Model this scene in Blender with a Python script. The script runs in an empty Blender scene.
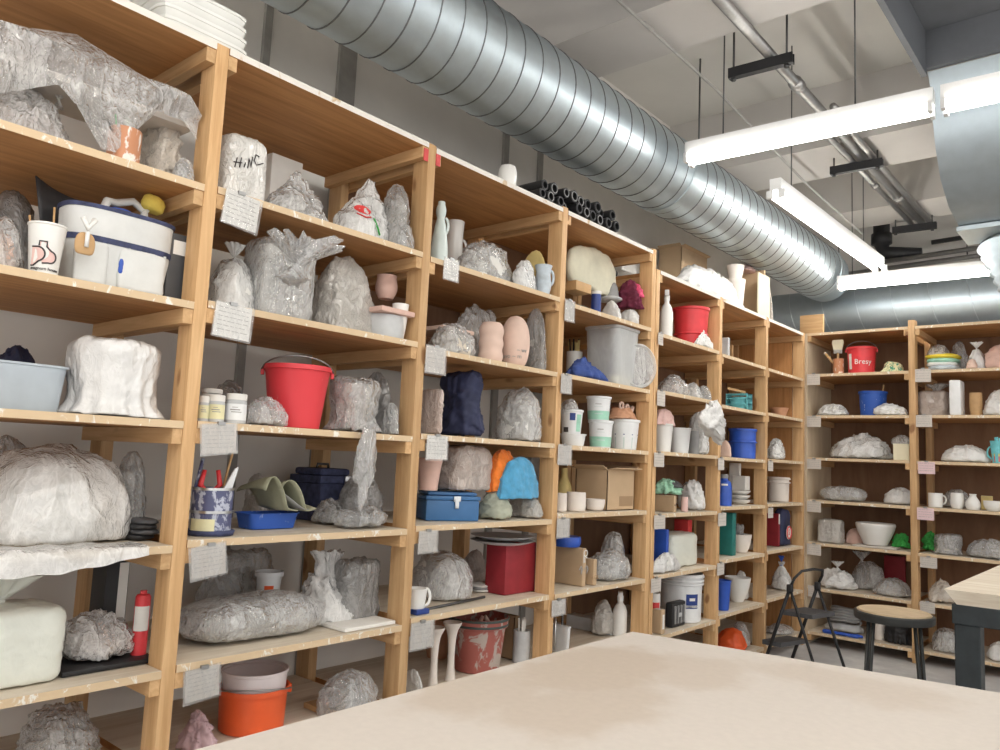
import bpy, bmesh, math, random
import numpy as np
from mathutils import Vector, Matrix
C = bpy.context.scene.collection
EXPO = 0.7
WORLD = 0.9
PI = math.pi
R = math.radians

# ------------------------------------------------------------------ materials
MATS = {}

def new_mat(name):
    m = bpy.data.materials.new(name)
    m.use_nodes = True
    nt = m.node_tree
    for n in list(nt.nodes):
        nt.nodes.remove(n)
    out = nt.nodes.new('ShaderNodeOutputMaterial')
    MATS[name] = m
    return m, nt, out

def N(nt, t, **kw):
    n = nt.nodes.new(t)
    for k, v in kw.items():
        if k in n.inputs:
            n.inputs[k].default_value = v
        else:
            setattr(n, k, v)
    return n

def noise(nt, scale, detail=3, rough=.55, stretch=(1, 1, 1), dist=0.0):
    tc = N(nt, 'ShaderNodeTexCoord')
    mp = N(nt, 'ShaderNodeMapping')
    mp.inputs['Scale'].default_value = stretch
    nz = N(nt, 'ShaderNodeTexNoise', Scale=scale, Detail=detail, Roughness=rough, Distortion=dist)
    nt.links.new(tc.outputs['Object'], mp.inputs['Vector'])
    nt.links.new(mp.outputs['Vector'], nz.inputs['Vector'])
    return nz

def ramp(nt, src, stops):
    r = N(nt, 'ShaderNodeValToRGB')
    e = r.color_ramp.elements
    while len(e) < len(stops):
        e.new(.5)
    for el, (p, c) in zip(e, stops):
        el.position = p
        el.color = (*c, 1) if len(c) == 3 else c
    nt.links.new(src, r.inputs['Fac'])
    return r

def bump(nt, src, strength, distance):
    b = N(nt, 'ShaderNodeBump', Strength=strength, Distance=distance)
    nt.links.new(src, b.inputs['Height'])
    return b

def plain(name, col, rough=.6, metal=0.0, var=.12, scale=14, bmp=.0, coat=0.0, emit=None, sheen=0):
    """one colour with a slight uneven wear"""
    m, nt, out = new_mat(name)
    p = N(nt, 'ShaderNodeBsdfPrincipled', Roughness=rough, Metallic=metal)
    nz = noise(nt, scale, 4)
    a = tuple(max(0, c * (1 - var)) for c in col)
    b = tuple(min(1, c * (1 + var)) for c in col)
    r = ramp(nt, nz.outputs['Fac'], [(.3, a), (.7, b)])
    nt.links.new(r.outputs['Color'], p.inputs['Base Color'])
    if bmp:
        nt.links.new(bump(nt, nz.outputs['Fac'], bmp, .01).outputs['Normal'], p.inputs['Normal'])
    p.inputs['Coat Weight'].default_value = coat
    p.inputs['Coat Roughness'].default_value = .15
    if sheen:
        p.inputs['Sheen Weight'].default_value = sheen
    nt.links.new(p.outputs[0], out.inputs[0])
    return m

def creased(name, col):
    """clay seen through tight shiny film: colour of the clay, pale glossy crease lines"""
    m, nt, out = new_mat(name)
    p = N(nt, 'ShaderNodeBsdfPrincipled', Roughness=.42)
    L = nt.links.new
    def mth(op, a, b=None, clamp=False):
        n = N(nt, 'ShaderNodeMath', operation=op); n.use_clamp = clamp
        for i, v in enumerate((a, b)):
            if v is None: continue
            if isinstance(v, (int, float)): n.inputs[i].default_value = v
            else: L(v, n.inputs[i])
        return n.outputs[0]
    nz = noise(nt, 7, 4, .6, (1, 1, .7), 1.0)
    r = ramp(nt, nz.outputs['Fac'], [(.3, tuple(c * .80 for c in col)), (.7, tuple(min(1, c * 1.12) for c in col))])
    fn = noise(nt, 24, 3, .6, (1, 1, .6), 1.8)
    cr = mth('POWER', mth('SUBTRACT', 1, mth('MULTIPLY', mth('ABSOLUTE', mth('SUBTRACT', fn.outputs['Fac'], .5)), 11), True), 1.6)
    cb = mth('POWER', mth('SUBTRACT', 1, mth('MULTIPLY', mth('ABSOLUTE', mth('SUBTRACT', nz.outputs['Fac'], .5)), 13), True), 2)
    both = mth('MAXIMUM', cr, cb)
    mx = N(nt, 'ShaderNodeMixRGB')
    L(mth('MULTIPLY', both, .42), mx.inputs['Fac']); L(r.outputs['Color'], mx.inputs['Color1'])
    mx.inputs['Color2'].default_value = (*[min(1, .30 + c * .75) for c in col], 1)
    L(mx.outputs['Color'], p.inputs['Base Color'])
    L(bump(nt, both, 1.0, .007).outputs['Normal'], p.inputs['Coat Normal'])
    L(bump(nt, both, .7, .004).outputs['Normal'], p.inputs['Normal'])
    p.inputs['Coat Weight'].default_value = 1; p.inputs['Coat IOR'].default_value = 1.8; p.inputs['Coat Roughness'].default_value = .13
    L(p.outputs[0], out.inputs[0])

def speck(name, col, dcol, amount=.62, scale=22, rough=.5, coat=0.0):
    """a colour with splashes and smears of another (clay slip, drips)"""
    m, nt, out = new_mat(name)
    p = N(nt, 'ShaderNodeBsdfPrincipled', Roughness=rough)
    nz = noise(nt, scale, 6, .65, (1, 1, .6), .6)
    r = ramp(nt, nz.outputs['Fac'], [(amount - .02, col), (amount + .03, dcol)])
    nt.links.new(r.outputs['Color'], p.inputs['Base Color'])
    p.inputs['Coat Weight'].default_value = coat
    nt.links.new(p.outputs[0], out.inputs[0])
    return m

def wood(name, dark, light, stretch, scale=9, rough=.6, knots=True):
    m, nt, out = new_mat(name)
    p = N(nt, 'ShaderNodeBsdfPrincipled', Roughness=rough)
    nz = noise(nt, scale, 5, .6, stretch, .8)
    info = N(nt, 'ShaderNodeObjectInfo')
    r = ramp(nt, nz.outputs['Fac'], [(.28, dark), (.5, tuple((a + b) / 2 for a, b in zip(dark, light))), (.72, light)])
    hs = N(nt, 'ShaderNodeHueSaturation')
    mr = N(nt, 'ShaderNodeMapRange')
    mr.inputs['To Min'].default_value = .86
    mr.inputs['To Max'].default_value = 1.12
    nt.links.new(info.outputs['Random'], mr.inputs['Value'])
    nt.links.new(mr.outputs['Result'], hs.inputs['Value'])
    nt.links.new(r.outputs['Color'], hs.inputs['Color'])
    src = hs.outputs['Color']
    if knots:
        vz = noise(nt, 7, 1, .3, tuple(min(1.6, max(.7, s * .5)) for s in stretch))
        kr = ramp(nt, vz.outputs['Fac'], [(.735, (1, 1, 1)), (.775, (.38, .25, .17))])
        mx = N(nt, 'ShaderNodeMixRGB', blend_type='MULTIPLY')
        mx.inputs['Fac'].default_value = .8
        nt.links.new(src, mx.inputs['Color1'])
        nt.links.new(kr.outputs['Color'], mx.inputs['Color2'])
        src = mx.outputs['Color']
    nt.links.new(src, p.inputs['Base Color'])
    nt.links.new(bump(nt, nz.outputs['Fac'], .12, .004).outputs['Normal'], p.inputs['Normal'])
    nt.links.new(p.outputs[0], out.inputs[0])
    return m

def film(name, tint=(.86, .86, .86), base=.22, crk=.3, face=.5, rough=.2, scale=9, spec=1.5, bs=1.0):
    """thin polythene: clear where flat, milkier in broad streaks and at grazing angles, glossy along fine creases"""
    m, nt, out = new_mat(name)
    p = N(nt, 'ShaderNodeBsdfPrincipled', Roughness=rough)
    p.inputs['Base Color'].default_value = (*tint, 1)
    p.inputs['Specular IOR Level'].default_value = spec
    L = nt.links.new
    def mth(op, a, b=None, c=None, clamp=False):
        n = N(nt, 'ShaderNodeMath', operation=op); n.use_clamp = clamp
        for i, v in enumerate((a, b, c)):
            if v is None: continue
            if isinstance(v, (int, float)): n.inputs[i].default_value = v
            else: L(v, n.inputs[i])
        return n.outputs[0]
    broad = noise(nt, scale, 3, .55, (1, 1, .45), .9).outputs['Fac']
    fine = noise(nt, scale * 4.5, 3, .6, (1, 1, .6), 1.6).outputs['Fac']
    # creases: folded noise gives thin sharp ridges
    crease = mth('SUBTRACT', 1, mth('MULTIPLY', mth('ABSOLUTE', mth('SUBTRACT', broad, .5)), 9), clamp=True)
    crease2 = mth('SUBTRACT', 1, mth('MULTIPLY', mth('ABSOLUTE', mth('SUBTRACT', fine, .5)), 8), clamp=True)
    streak = N(nt, 'ShaderNodeMapRange'); streak.interpolation_type = 'SMOOTHSTEP'
    streak.inputs['From Min'].default_value = .35; streak.inputs['From Max'].default_value = .75
    L(broad, streak.inputs['Value'])
    lw = N(nt, 'ShaderNodeLayerWeight', Blend=.4)
    f = mth('MULTIPLY_ADD', streak.outputs['Result'], crk, base)
    f = mth('MULTIPLY_ADD', mth('POWER', crease2, 2), crk * .4, f)
    f = mth('MULTIPLY_ADD', mth('POWER', crease, 4), crk * .7, f)
    f = mth('MULTIPLY_ADD', lw.outputs['Facing'], face, f, True)
    hgt = mth('MULTIPLY_ADD', crease2, .35, mth('MULTIPLY', crease, 1.0))
    bp = bump(nt, hgt, bs, .008)          # sharp creases for the gloss
    bd = bump(nt, hgt, bs, .003)         # gentle ones for the body of the film
    L(bd.outputs['Normal'], p.inputs['Normal'])
    p.inputs['Specular IOR Level'].default_value = 0
    tl = N(nt, 'ShaderNodeBsdfTranslucent'); tl.inputs['Color'].default_value = (*tint, 1)
    ms = N(nt, 'ShaderNodeMixShader'); ms.inputs[0].default_value = .14
    L(p.outputs[0], ms.inputs[1]); L(tl.outputs[0], ms.inputs[2])
    tr = N(nt, 'ShaderNodeBsdfTransparent')
    bs_ = N(nt, 'ShaderNodeMixShader')
    L(f, bs_.inputs[0]); L(tr.outputs[0], bs_.inputs[1]); L(ms.outputs[0], bs_.inputs[2])
    # the gloss lies on top whether the film is clear or milky
    gl = N(nt, 'ShaderNodeBsdfGlossy', Roughness=rough)
    L(bp.outputs['Normal'], gl.inputs['Normal'])
    fr = N(nt, 'ShaderNodeLayerWeight', Blend=.5)      # facing = 1 - |cos|, the same on both sides
    L(bp.outputs['Normal'], fr.inputs['Normal'])
    sch = mth('MULTIPLY_ADD', mth('POWER', fr.outputs['Facing'], 4.0), .8, .05)
    mx = N(nt, 'ShaderNodeMixShader')
    L(mth('MULTIPLY', sch, spec, None, True), mx.inputs[0]); L(bs_.outputs[0], mx.inputs[1]); L(gl.outputs[0], mx.inputs[2])
    L(mx.outputs[0], out.inputs[0])
    return m

def metal(name, col, rough=.35, scale=30, var=.12, stretch=(1, 1, 1), met=.95):
    m, nt, out = new_mat(name)
    p = N(nt, 'ShaderNodeBsdfPrincipled', Metallic=met)
    nz = noise(nt, scale, 4, .6, stretch)
    r = ramp(nt, nz.outputs['Fac'], [(.3, tuple(c * (1 - var) for c in col)), (.7, tuple(min(1, c * (1 + var)) for c in col))])
    rr = N(nt, 'ShaderNodeMapRange'); rr.inputs['To Min'].default_value = rough * .75; rr.inputs['To Max'].default_value = rough * 1.3
    nt.links.new(nz.outputs['Fac'], rr.inputs['Value']); nt.links.new(rr.outputs['Result'], p.inputs['Roughness'])
    nt.links.new(r.outputs['Color'], p.inputs['Base Color'])
    nt.links.new(p.outputs[0], out.inputs[0])
    return m

def glow(name, col, s):
    m, nt, out = new_mat(name)
    e = N(nt, 'ShaderNodeEmission', Strength=s)
    e.inputs['Color'].default_value = (*col, 1)
    nt.links.new(e.outputs[0], out.inputs[0])
    return m

PINE_D, PINE_L = (.53, .30, .13), (.73, .48, .25)
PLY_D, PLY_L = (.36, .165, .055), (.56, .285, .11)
for ax, st in (('x', (.35, 5, 5)), ('y', (5, .35, 5)), ('z', (5, 5, .35))):
    wood('pine_' + ax, PINE_D, PINE_L, st)
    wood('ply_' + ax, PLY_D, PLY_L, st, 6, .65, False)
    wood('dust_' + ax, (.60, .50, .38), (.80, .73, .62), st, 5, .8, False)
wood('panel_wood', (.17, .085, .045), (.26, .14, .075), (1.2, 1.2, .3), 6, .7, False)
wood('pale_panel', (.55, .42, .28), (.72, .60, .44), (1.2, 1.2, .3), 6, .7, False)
speck('edge', (.70, .53, .34), (.86, .82, .75), .60, 38, .75)
speck('edge_white', (.80, .76, .70), (.62, .47, .30), .62, 12, .75)
plain('red_paint', (.62, .07, .07), .5)
film('clear', (.97, .965, .96), .12, .30, .42, .15, 9, 2.8)
film('crisp', (.98, .98, .98), .13, .36, .45, .10, 13, 3.4)
film('milky', (.97, .965, .955), .55, .28, .3, .24, 7, 2.2, .6)
film('haze', (.96, .95, .94), .22, .34, .38, .18, 8, 2.8)
film('dimfilm', (.70, .69, .68), .16, .26, .35, .2, 9, 2.4)
film('whitebag', (.96, .955, .945), .90, .1, .12, .32, 7, 1.7, .6)
film('greenwhite', (.89, .91, .83), .94, .06, .1, .36, 5, .9, .3)
film('bin_plastic', (.90, .92, .93), .30, .06, .35, .3, 4, 1, .1)
film('sleeve', (.92, .92, .92), .06, .12, .2, .12, 10, 1, .12)
for n, c in dict(grey_clay=(.42, .39, .36), beige_clay=(.60, .54, .46), white_clay=(.78, .77, .74), pink_clay=(.58, .43, .37), brown_clay=(.38, .31, .27),
                 dark_clay=(.21, .20, .19), green_clay=(.43, .45, .36), cream_clay=(.70, .69, .60)).items():
    plain(n, c, .75, 0, .14, 9, .25)
for n, c in dict(wrap_grey=(.50, .47, .43), wrap_beige=(.66, .59, .51), wrap_white=(.84, .83, .80), wrap_brown=(.50, .41, .36), wrap_dark=(.24, .235, .23), wrap_pink=(.66, .52, .46), wrap_cream=(.84, .83, .74)).items():
    creased(n, c)
plain('bisque', (.76, .56, .47), .8, 0, .06); plain('bisque_pale', (.83, .76, .70), .75, 0, .05); plain('bisque_pink', (.70, .47, .40), .8, 0, .08)
plain('glaze_white', (.86, .85, .82), .3, 0, .03, 8, 0, .3); plain('celadon', (.62, .70, .68), .3, 0, .1, 12, 0, .4)
plain('blue_white', (.55, .62, .68), .35, 0, .25, 16); plain('terracotta', (.60, .32, .19), .8, 0, .12)
speck('terracotta_drip', (.55, .24, .12), (.85, .78, .72), .56, 18)
speck('red_bucket', (.78, .055, .07), (.88, .45, .42), .70, 20, .42)
plain('red_plastic', (.74, .05, .06), .4, 0, .08); plain('orange_plastic', (.82, .12, .03), .4, 0, .06); plain('blue_plastic', (.03, .10, .50), .35, 0, .1)
speck('blue_splash', (.03, .11, .48), (.62, .68, .78), .66, 26)
plain('white_plastic', (.84, .85, .86), .35, 0, .04); plain('pinkish_plastic', (.80, .72, .72), .4, 0, .04)
speck('toolbox_blue', (.045, .155, .36), (.40, .50, .60), .70, 34, .4)
plain('navy_cloth', (.028, .034, .085), .7, 0, .3, 8, .3); plain('black', (.018, .018, .02), .5); plain('dark_grey', (.07, .07, .075), .55)
plain('mid_grey', (.30, .30, .30), .6); plain('pale_grey', (.55, .56, .57), .6); plain('greyblue_plastic', (.46, .52, .58), .4, 0, .06)
plain('orange_cloth', (.90, .22, .03), .95, 0, .15, 30, .4, 0, None, .3); plain('blue_cloth', (.09, .36, .60), .95, 0, .18, 30, .4, 0, None, .3)
plain('pink_cloth', (.60, .42, .45), .95, 0, .12, 20, .3); plain('olive_cloth', (.36, .36, .25), .75, 0, .15, 10, .2); plain('green_cloth', (.05, .36, .07), .85, 0, .2, 14, .3)
plain('mint_cloth', (.35, .62, .45), .85, 0, .2, 14, .3); plain('blue_rag', (.05, .09, .30), .9, 0, .25, 12, .4); plain('maroon_cloth', (.16, .02, .05), .85, 0, .3, 14, .3)
plain('hotpink_cloth', (.70, .08, .18), .7, 0, .2, 14, .2); plain('cream_cloth', (.72, .70, .56), .8, 0, .12, 8, .3); plain('white_cloth', (.80, .80, .78), .85, 0, .08, 14, .4)
plain('canvas', (.72, .73, .72), .7, 0, .08, 10, .15); plain('navy_trim', (.05, .06, .13), .8, 0, .4, 40); plain('yellow_sponge', (.92, .70, .14), .9, 0, .12, 30, .3)
speck('yellowgreen_cloth', (.75, .72, .45), (.10, .34, .22), .54, 40, .85)
plain('card', (.56, .40, .25), .85, 0, .06, 6); plain('card_dark', (.36, .24, .14), .85, 0, .08, 6); plain('paper', (.84, .82, .78), .8, 0, .04); plain('paper_pink', (.80, .60, .62), .8, 0, .04)
plain('paper_old', (.62, .57, .52), .85, 0, .08); plain('ink', (.06, .05, .05), .8); plain('ink_faint', (.35, .33, .31), .8); plain('cream_sheet', (.86, .80, .60), .8, 0, .04)
plain('tub_green', (.36, .66, .52), .4, 0, .2, 12); plain('label_yellow', (.80, .76, .48), .5); plain('label_blue', (.02, .05, .24), .4); plain('label_red', (.70, .06, .06), .5)
plain('logo_pink', (.82, .56, .52), .7, 0, .05); plain('aqua', (.18, .60, .66), .5, 0, .2, 20); plain('dark_red', (.30, .02, .03), .6, 0, .15); plain('teal', (.02, .20, .18), .5)
speck('bucket_dark', (.055, .075, .07), (.35, .38, .36), .66, 24); speck('bucket_redslip', (.36, .10, .08), (.45, .38, .34), .56, 16)
plain('handle_wood', (.55, .34, .16), .6); plain('yellow_plastic', (.80, .62, .05), .45); plain('yellow_tool', (.75, .60, .25), .6)
speck('mesh_blue', (.10, .11, .22), (.52, .55, .66), .53, 40, .4)
metal('steel', (.62, .63, .64), .3); metal('wire', (.40, .40, .40), .4); metal('galv', (.56, .63, .67), .44, 24, .05); metal('galv_dull', (.44, .51, .56), .48, 14, .06, (1, 1, 1), .85)
metal('seam', (.20, .21, .22), .5); metal('dark_steel', (.13, .13, .13), .5); metal('conduit', (.42, .41, .40), .4); metal('grey_duct', (.20, .21, .23), .6, 10, .1, (1, 1, 1), .5)
plain('fixture_white', (.85, .86, .86), .4, 0, .02); plain('stool_black', (.035, .037, .036), .45, 0, .25); plain('table_black', (.020, .027, .031), .5, 0, .3)
wood('stool_wood', (.50, .37, .22), (.68, .53, .35), (1, 4, 4), 8, .6, False)
plain('wall_paint', (.82, .795, .755), .8, 0, .05, 3, .1); plain('ceiling_paint', (.66, .64, .60), .85, 0, .05, 2); plain('beam_paint', (.60, .575, .55), .85, 0, .06, 2)
plain('dark_brown', (.10, .085, .075), .9, 0, .2, 4); plain('wall_trim', (.34, .33, .31), .7); plain('plaster', (.80, .80, .77), .7, 0, .06, 6)
glow('tube_glow', (1.0, .965, .90), 17.0)

def floor_mat():
    m, nt, out = new_mat('concrete_floor')
    p = N(nt, 'ShaderNodeBsdfPrincipled', Roughness=.55)
    a = noise(nt, 2.2, 6, .6)
    r = ramp(nt, a.outputs['Fac'], [(.3, (.40, .40, .41)), (.52, (.56, .56, .56)), (.66, (.74, .74, .73))])
    nt.links.new(r.outputs['Color'], p.inputs['Base Color']); nt.links.new(p.outputs[0], out.inputs[0])
floor_mat()

def table_mat():
    """pale plaster-dusted canvas with large damp tan stains"""
    m, nt, out = new_mat('table_canvas')
    p = N(nt, 'ShaderNodeBsdfPrincipled', Roughness=.75)
    tc = N(nt, 'ShaderNodeTexCoord')
    wob = noise(nt, 6, 4, .6)
    fac = None
    for (cx, cy, sx, sy, w) in ((-.99, 1.17, .10, .22, .7), (-.95, 1.46, .15, .24, .9), (-.80, 1.22, .12, .20, .7), (-.78, 1.60, .13, .14, .6), (-.52, 1.76, .22, .12, .5)):
        mp = N(nt, 'ShaderNodeMapping', vector_type='POINT')
        mp.inputs['Location'].default_value = (-cx / sx, -cy / sy, 0)
        mp.inputs['Scale'].default_value = (1 / sx, 1 / sy, 0)
        nt.links.new(tc.outputs['Object'], mp.inputs['Vector'])
        ln = N(nt, 'ShaderNodeVectorMath', operation='LENGTH')
        nt.links.new(mp.outputs['Vector'], ln.inputs[0])
        ad = N(nt, 'ShaderNodeMath', operation='MULTIPLY_ADD'); ad.inputs[1].default_value = 1.5
        nt.links.new(wob.outputs['Fac'], ad.inputs[0]); nt.links.new(ln.outputs['Value'], ad.inputs[2])
        mr = N(nt, 'ShaderNodeMapRange'); mr.interpolation_type = 'SMOOTHSTEP'
        mr.inputs['From Min'].default_value = 1.4; mr.inputs['From Max'].default_value = 2.0
        mr.inputs['To Min'].default_value = w; mr.inputs['To Max'].default_value = 0
        nt.links.new(ad.outputs[0], mr.inputs['Value'])
        if fac is None:
            fac = mr.outputs['Result']
        else:
            mxm = N(nt, 'ShaderNodeMath', operation='MAXIMUM')
            nt.links.new(fac, mxm.inputs[0]); nt.links.new(mr.outputs['Result'], mxm.inputs[1]); fac = mxm.outputs[0]
    mx = N(nt, 'ShaderNodeMixRGB')
    mx.inputs['Color1'].default_value = (.68, .62, .565, 1)
    mx.inputs['Color2'].default_value = (.565, .475, .39, 1)
    nt.links.new(fac, mx.inputs['Fac'])
    fine = noise(nt, 60, 3)
    hv = N(nt, 'ShaderNodeMixRGB', blend_type='MULTIPLY'); hv.inputs['Fac'].default_value = .12
    nt.links.new(mx.outputs[0], hv.inputs['Color1']); nt.links.new(fine.outputs['Fac'], hv.inputs['Color2'])
    nt.links.new(hv.outputs[0], p.inputs['Base Color'])
    nt.links.new(p.outputs[0], out.inputs[0])
table_mat()

# ------------------------------------------------------------------ mesh shapes: each returns (vertices, faces)
def s_lathe(prof, n=28, rx=1, ry=1, sq=2.0):
    V, F = [], []
    rings = []
    for r, z in prof:
        if r <= 1e-6:
            rings.append([len(V)]); V.append((0, 0, z)); continue
        ring = []
        for i in range(n):
            t = 2 * PI * i / n
            c, s = math.cos(t), math.sin(t)
            k = 1.0 if sq == 2 else 1 / (abs(c) ** sq + abs(s) ** sq) ** (1 / sq)
            ring.append(len(V)); V.append((r * k * c * rx, r * k * s * ry, z))
        rings.append(ring)
    for a, b in zip(rings, rings[1:]):
        if len(a) == 1 and len(b) == 1:
            continue
        if len(a) == 1:
            F += [(a[0], b[(i + 1) % n], b[i]) for i in range(n)]
        elif len(b) == 1:
            F += [(a[i], a[(i + 1) % n], b[0]) for i in range(n)]
        else:
            F += [(a[i], a[(i + 1) % n], b[(i + 1) % n], b[i]) for i in range(n)]
    return V, F

def s_box(x0, x1, y0, y1, z0, z1, bev=0.0):
    if bev <= 0:
        V = [(x, y, z) for z in (z0, z1) for y in (y0, y1) for x in (x0, x1)]
        return V, [(0, 2, 3, 1), (4, 5, 7, 6), (0, 1, 5, 4), (2, 6, 7, 3), (0, 4, 6, 2), (1, 3, 7, 5)]
    bm = bmesh.new()
    bmesh.ops.create_cube(bm, size=1)
    for v in bm.verts:
        v.co = Vector(((x0 + x1) / 2 + v.co.x * (x1 - x0), (y0 + y1) / 2 + v.co.y * (y1 - y0), (z0 + z1) / 2 + v.co.z * (z1 - z0)))
    bmesh.ops.bevel(bm, geom=list(bm.edges), offset=bev, segments=2, profile=.6, affect='EDGES')
    bm.verts.index_update()
    out = [tuple(v.co) for v in bm.verts], [tuple(v.index for v in f.verts) for f in bm.faces]
    bm.free()
    return out

def s_tube(pts, r, n=8, caps=True):
    pts = [Vector(p) for p in pts]
    rs = r if isinstance(r, (list, tuple)) else [r] * len(pts)
    V, F = [], []
    up = None
    for i, p in enumerate(pts):
        d = (pts[min(i + 1, len(pts) - 1)] - pts[max(i - 1, 0)]).normalized()
        if up is None:
            up = Vector((0, 0, 1)) if abs(d.z) < .9 else Vector((1, 0, 0))
        a = d.cross(up).normalized(); up = a.cross(d).normalized()
        for k in range(n):
            t = 2 * PI * k / n
            V.append(tuple(p + (a * math.cos(t) + up * math.sin(t)) * rs[i]))
    for i in range(len(pts) - 1):
        for k in range(n):
            F.append((i * n + k, i * n + (k + 1) % n, (i + 1) * n + (k + 1) % n, (i + 1) * n + k))
    if caps:
        F.append(tuple(reversed(range(n)))); F.append(tuple(range((len(pts) - 1) * n, len(pts) * n)))
    return V, F

def s_prism(poly, t0, t1, axis='y'):
    """polygon (a,b) pushed along an axis"""
    V = []
    for t in (t0, t1):
        for a, b in poly:
            V.append({'x': (t, a, b), 'y': (a, t, b), 'z': (a, b, t)}[axis])
    n = len(poly)
    F = [tuple(range(n)), tuple(reversed(range(n, 2 * n)))] + [(i, n + i, n + (i + 1) % n, (i + 1) % n) for i in range(n)]
    return V, F

def move(s, loc=(0, 0, 0), rot=(0, 0, 0), sc=(1, 1, 1)):
    from mathutils import Euler
    M = Matrix.LocRotScale(Vector(loc), Euler(rot), Vector(sc))
    return [tuple(M @ Vector(v)) for v in s[0]], s[1]

def join(*shapes):
    V, F = [], []
    for s in shapes:
        o = len(V); V += list(s[0]); F += [tuple(i + o for i in f) for f in s[1]]
    return V, F

def arc(cx, cz, r, a0, a1, n=14, y=0):
    return [(cx + r * math.cos(a0 + (a1 - a0) * i / n), y, cz + r * math.sin(a0 + (a1 - a0) * i / n)) for i in range(n + 1)]

def fold(P, seed, f):
    """creased noise: sharp ridges in random directions, warped"""
    rg = np.random.RandomState(seed)
    q = P * f
    q = q + .45 * np.sin(q @ rg.randn(3, 3) * .8 + rg.rand(3) * 6) + .2 * np.sin(q @ rg.randn(3, 3) * 1.9 + rg.rand(3) * 6)
    out = 0; tot = 0
    for k in range(5):
        d = rg.randn(3); d /= np.linalg.norm(d)
        w = .68 ** k
        out = out + w * (1 - 2 * np.abs(np.sin(q @ d * 1.55 ** k + rg.rand() * 6)) ** .7); tot += w
    return out / tot

PROF = dict(
    mound=[(.78, 0), (.97, .03), (1, .2), (.9, .5), (.66, .78), (.33, .96), (0, 1)],
    block=[(.9, 0), (.97, .02), (1, .12), (1, .8), (.95, .92), (.72, .99), (0, 1)],
    sack=[(.8, 0), (.97, .04), (1, .3), (.82, .55), (.46, .7), (.17, .78), (.15, .83), (.3, .92), (.36, 1), (.12, .93), (0, .9)],
    peak=[(.85, 0), (1, .05), (.95, .3), (.7, .55), (.42, .75), (.2, .9), (.1, 1), (0, 1)],
    drape=[(.98, 0), (1, .04), (.86, .25), (.74, .6), (.6, .88), (.4, .98), (0, 1)],
    pillow=[(.6, 0), (.88, .08), (1, .4), (.95, .7), (.7, .92), (.3, 1), (0, 1)],
    dome=[(.95, 0), (1, .05), (.97, .35), (.86, .65), (.62, .87), (.3, .98), (0, 1)],
    pot=[(.6, 0), (.62, .04), (.75, .3), (.95, .75), (1, .95), (.93, 1), (0, .97)],
    hat=[(1.04, 0), (1.0, .05), (.86, .16), (.92, .4), (.99, .75), (.96, .9), (.78, .985), (0, 1)])

def s_blob(w, d, h, prof='mound', sq=2.3, amp=.06, f=2.6, seed=1, nu=44, nv=26, ruf=0.0, lean=(0, 0), flat=True, topf=0.0, pleat=0.0):
    pr = PROF[prof] if isinstance(prof, str) else prof
    p = np.array(pr, float)
    for _ in range(2):
        q = np.empty((2 * len(p), 2)); q[0] = p[0]; q[-1] = p[-1]
        q[1:-1:2] = p[:-1] * .75 + p[1:] * .25; q[2:-1:2] = p[:-1] * .25 + p[1:] * .75
        p = q
    L = np.concatenate([[0], np.cumsum(np.hypot(np.diff(p[:, 0]) * max(w, d) / 2, np.diff(p[:, 1]) * h))])
    t = np.linspace(0, L[-1], nv)
    r = np.interp(t, L, p[:, 0]); z = np.interp(t, L, p[:, 1])
    th = np.linspace(0, 2 * PI, nu, endpoint=False)
    c, s = np.cos(th), np.sin(th)
    k = 1 / (np.abs(c) ** sq + np.abs(s) ** sq) ** (1 / sq)
    rg = np.random.RandomState(seed + 77)
    rr = r[:, None] * np.ones(nu)[None]
    if ruf:
        kk = rg.randint(9, 14)
        rr = rr * (1 + ruf * np.sin(kk * th + 2 * np.sin(2 * th + rg.rand() * 6))[None] * ((1 - z) ** 3)[:, None])
    if topf:
        kk = rg.randint(7, 12)
        rr = rr * (1 + topf * np.sin(kk * th + 1.5 * np.sin(3 * th + rg.rand() * 6))[None] * (z ** 2)[:, None])
    X = rr * (k * c)[None] * w / 2; Y = rr * (k * s)[None] * d / 2; Z = z[:, None] * h * np.ones(nu)[None]
    X = X + lean[0] * Z; Y = Y + lean[1] * Z
    P = np.stack([X, Y, Z], -1).reshape(-1, 3)
    size = (w * d * h) ** (1 / 3)
    n = P - np.array([0, 0, h * .42]); n /= np.maximum(np.linalg.norm(n, axis=1, keepdims=True), 1e-6)
    fo = fold(P / size, seed, f * 2.6)
    lo = fold(P / size, seed + 3, 2.0)
    P = P + n * ((fo * amp * .8 + lo * amp * .9) * size)[:, None]
    if nu >= 60:
        P = P + n * (fold(P / size, seed + 5, f * 6.0) * amp * .42 * size)[:, None]
    if pleat:
        a = np.arctan2(P[:, 1], P[:, 0]); zz = P[:, 2] / h
        kk = rg.randint(5, 9)
        pl = 1 - 2 * np.abs(np.sin(kk * a / 2 + 1.6 * np.sin(2 * a + seed) + zz * rg.uniform(-1.5, 1.5))) ** .8
        k2 = 1 + pleat * pl * np.clip(zz * 1.3, 0, 1)
        P[:, 0] *= k2; P[:, 1] *= k2
    if flat:
        P[:, 2] = np.maximum(P[:, 2], .001)
    V = P.tolist()
    F = []
    for i in range(nv - 1):
        for j in range(nu):
            j2 = (j + 1) % nu
            F.append((i * nu + j, i * nu + j2, (i + 1) * nu + j2, (i + 1) * nu + j))
    b = len(V); V.append(np.mean(P[:nu], axis=0).tolist()); F += [(b, (j + 1) % nu, j) for j in range(nu)]
    b = len(V); V.append(np.mean(P[-nu:], axis=0).tolist()); F += [(b, (nv - 1) * nu + j, (nv - 1) * nu + (j + 1) % nu) for j in range(nu)]
    return V, F

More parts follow.
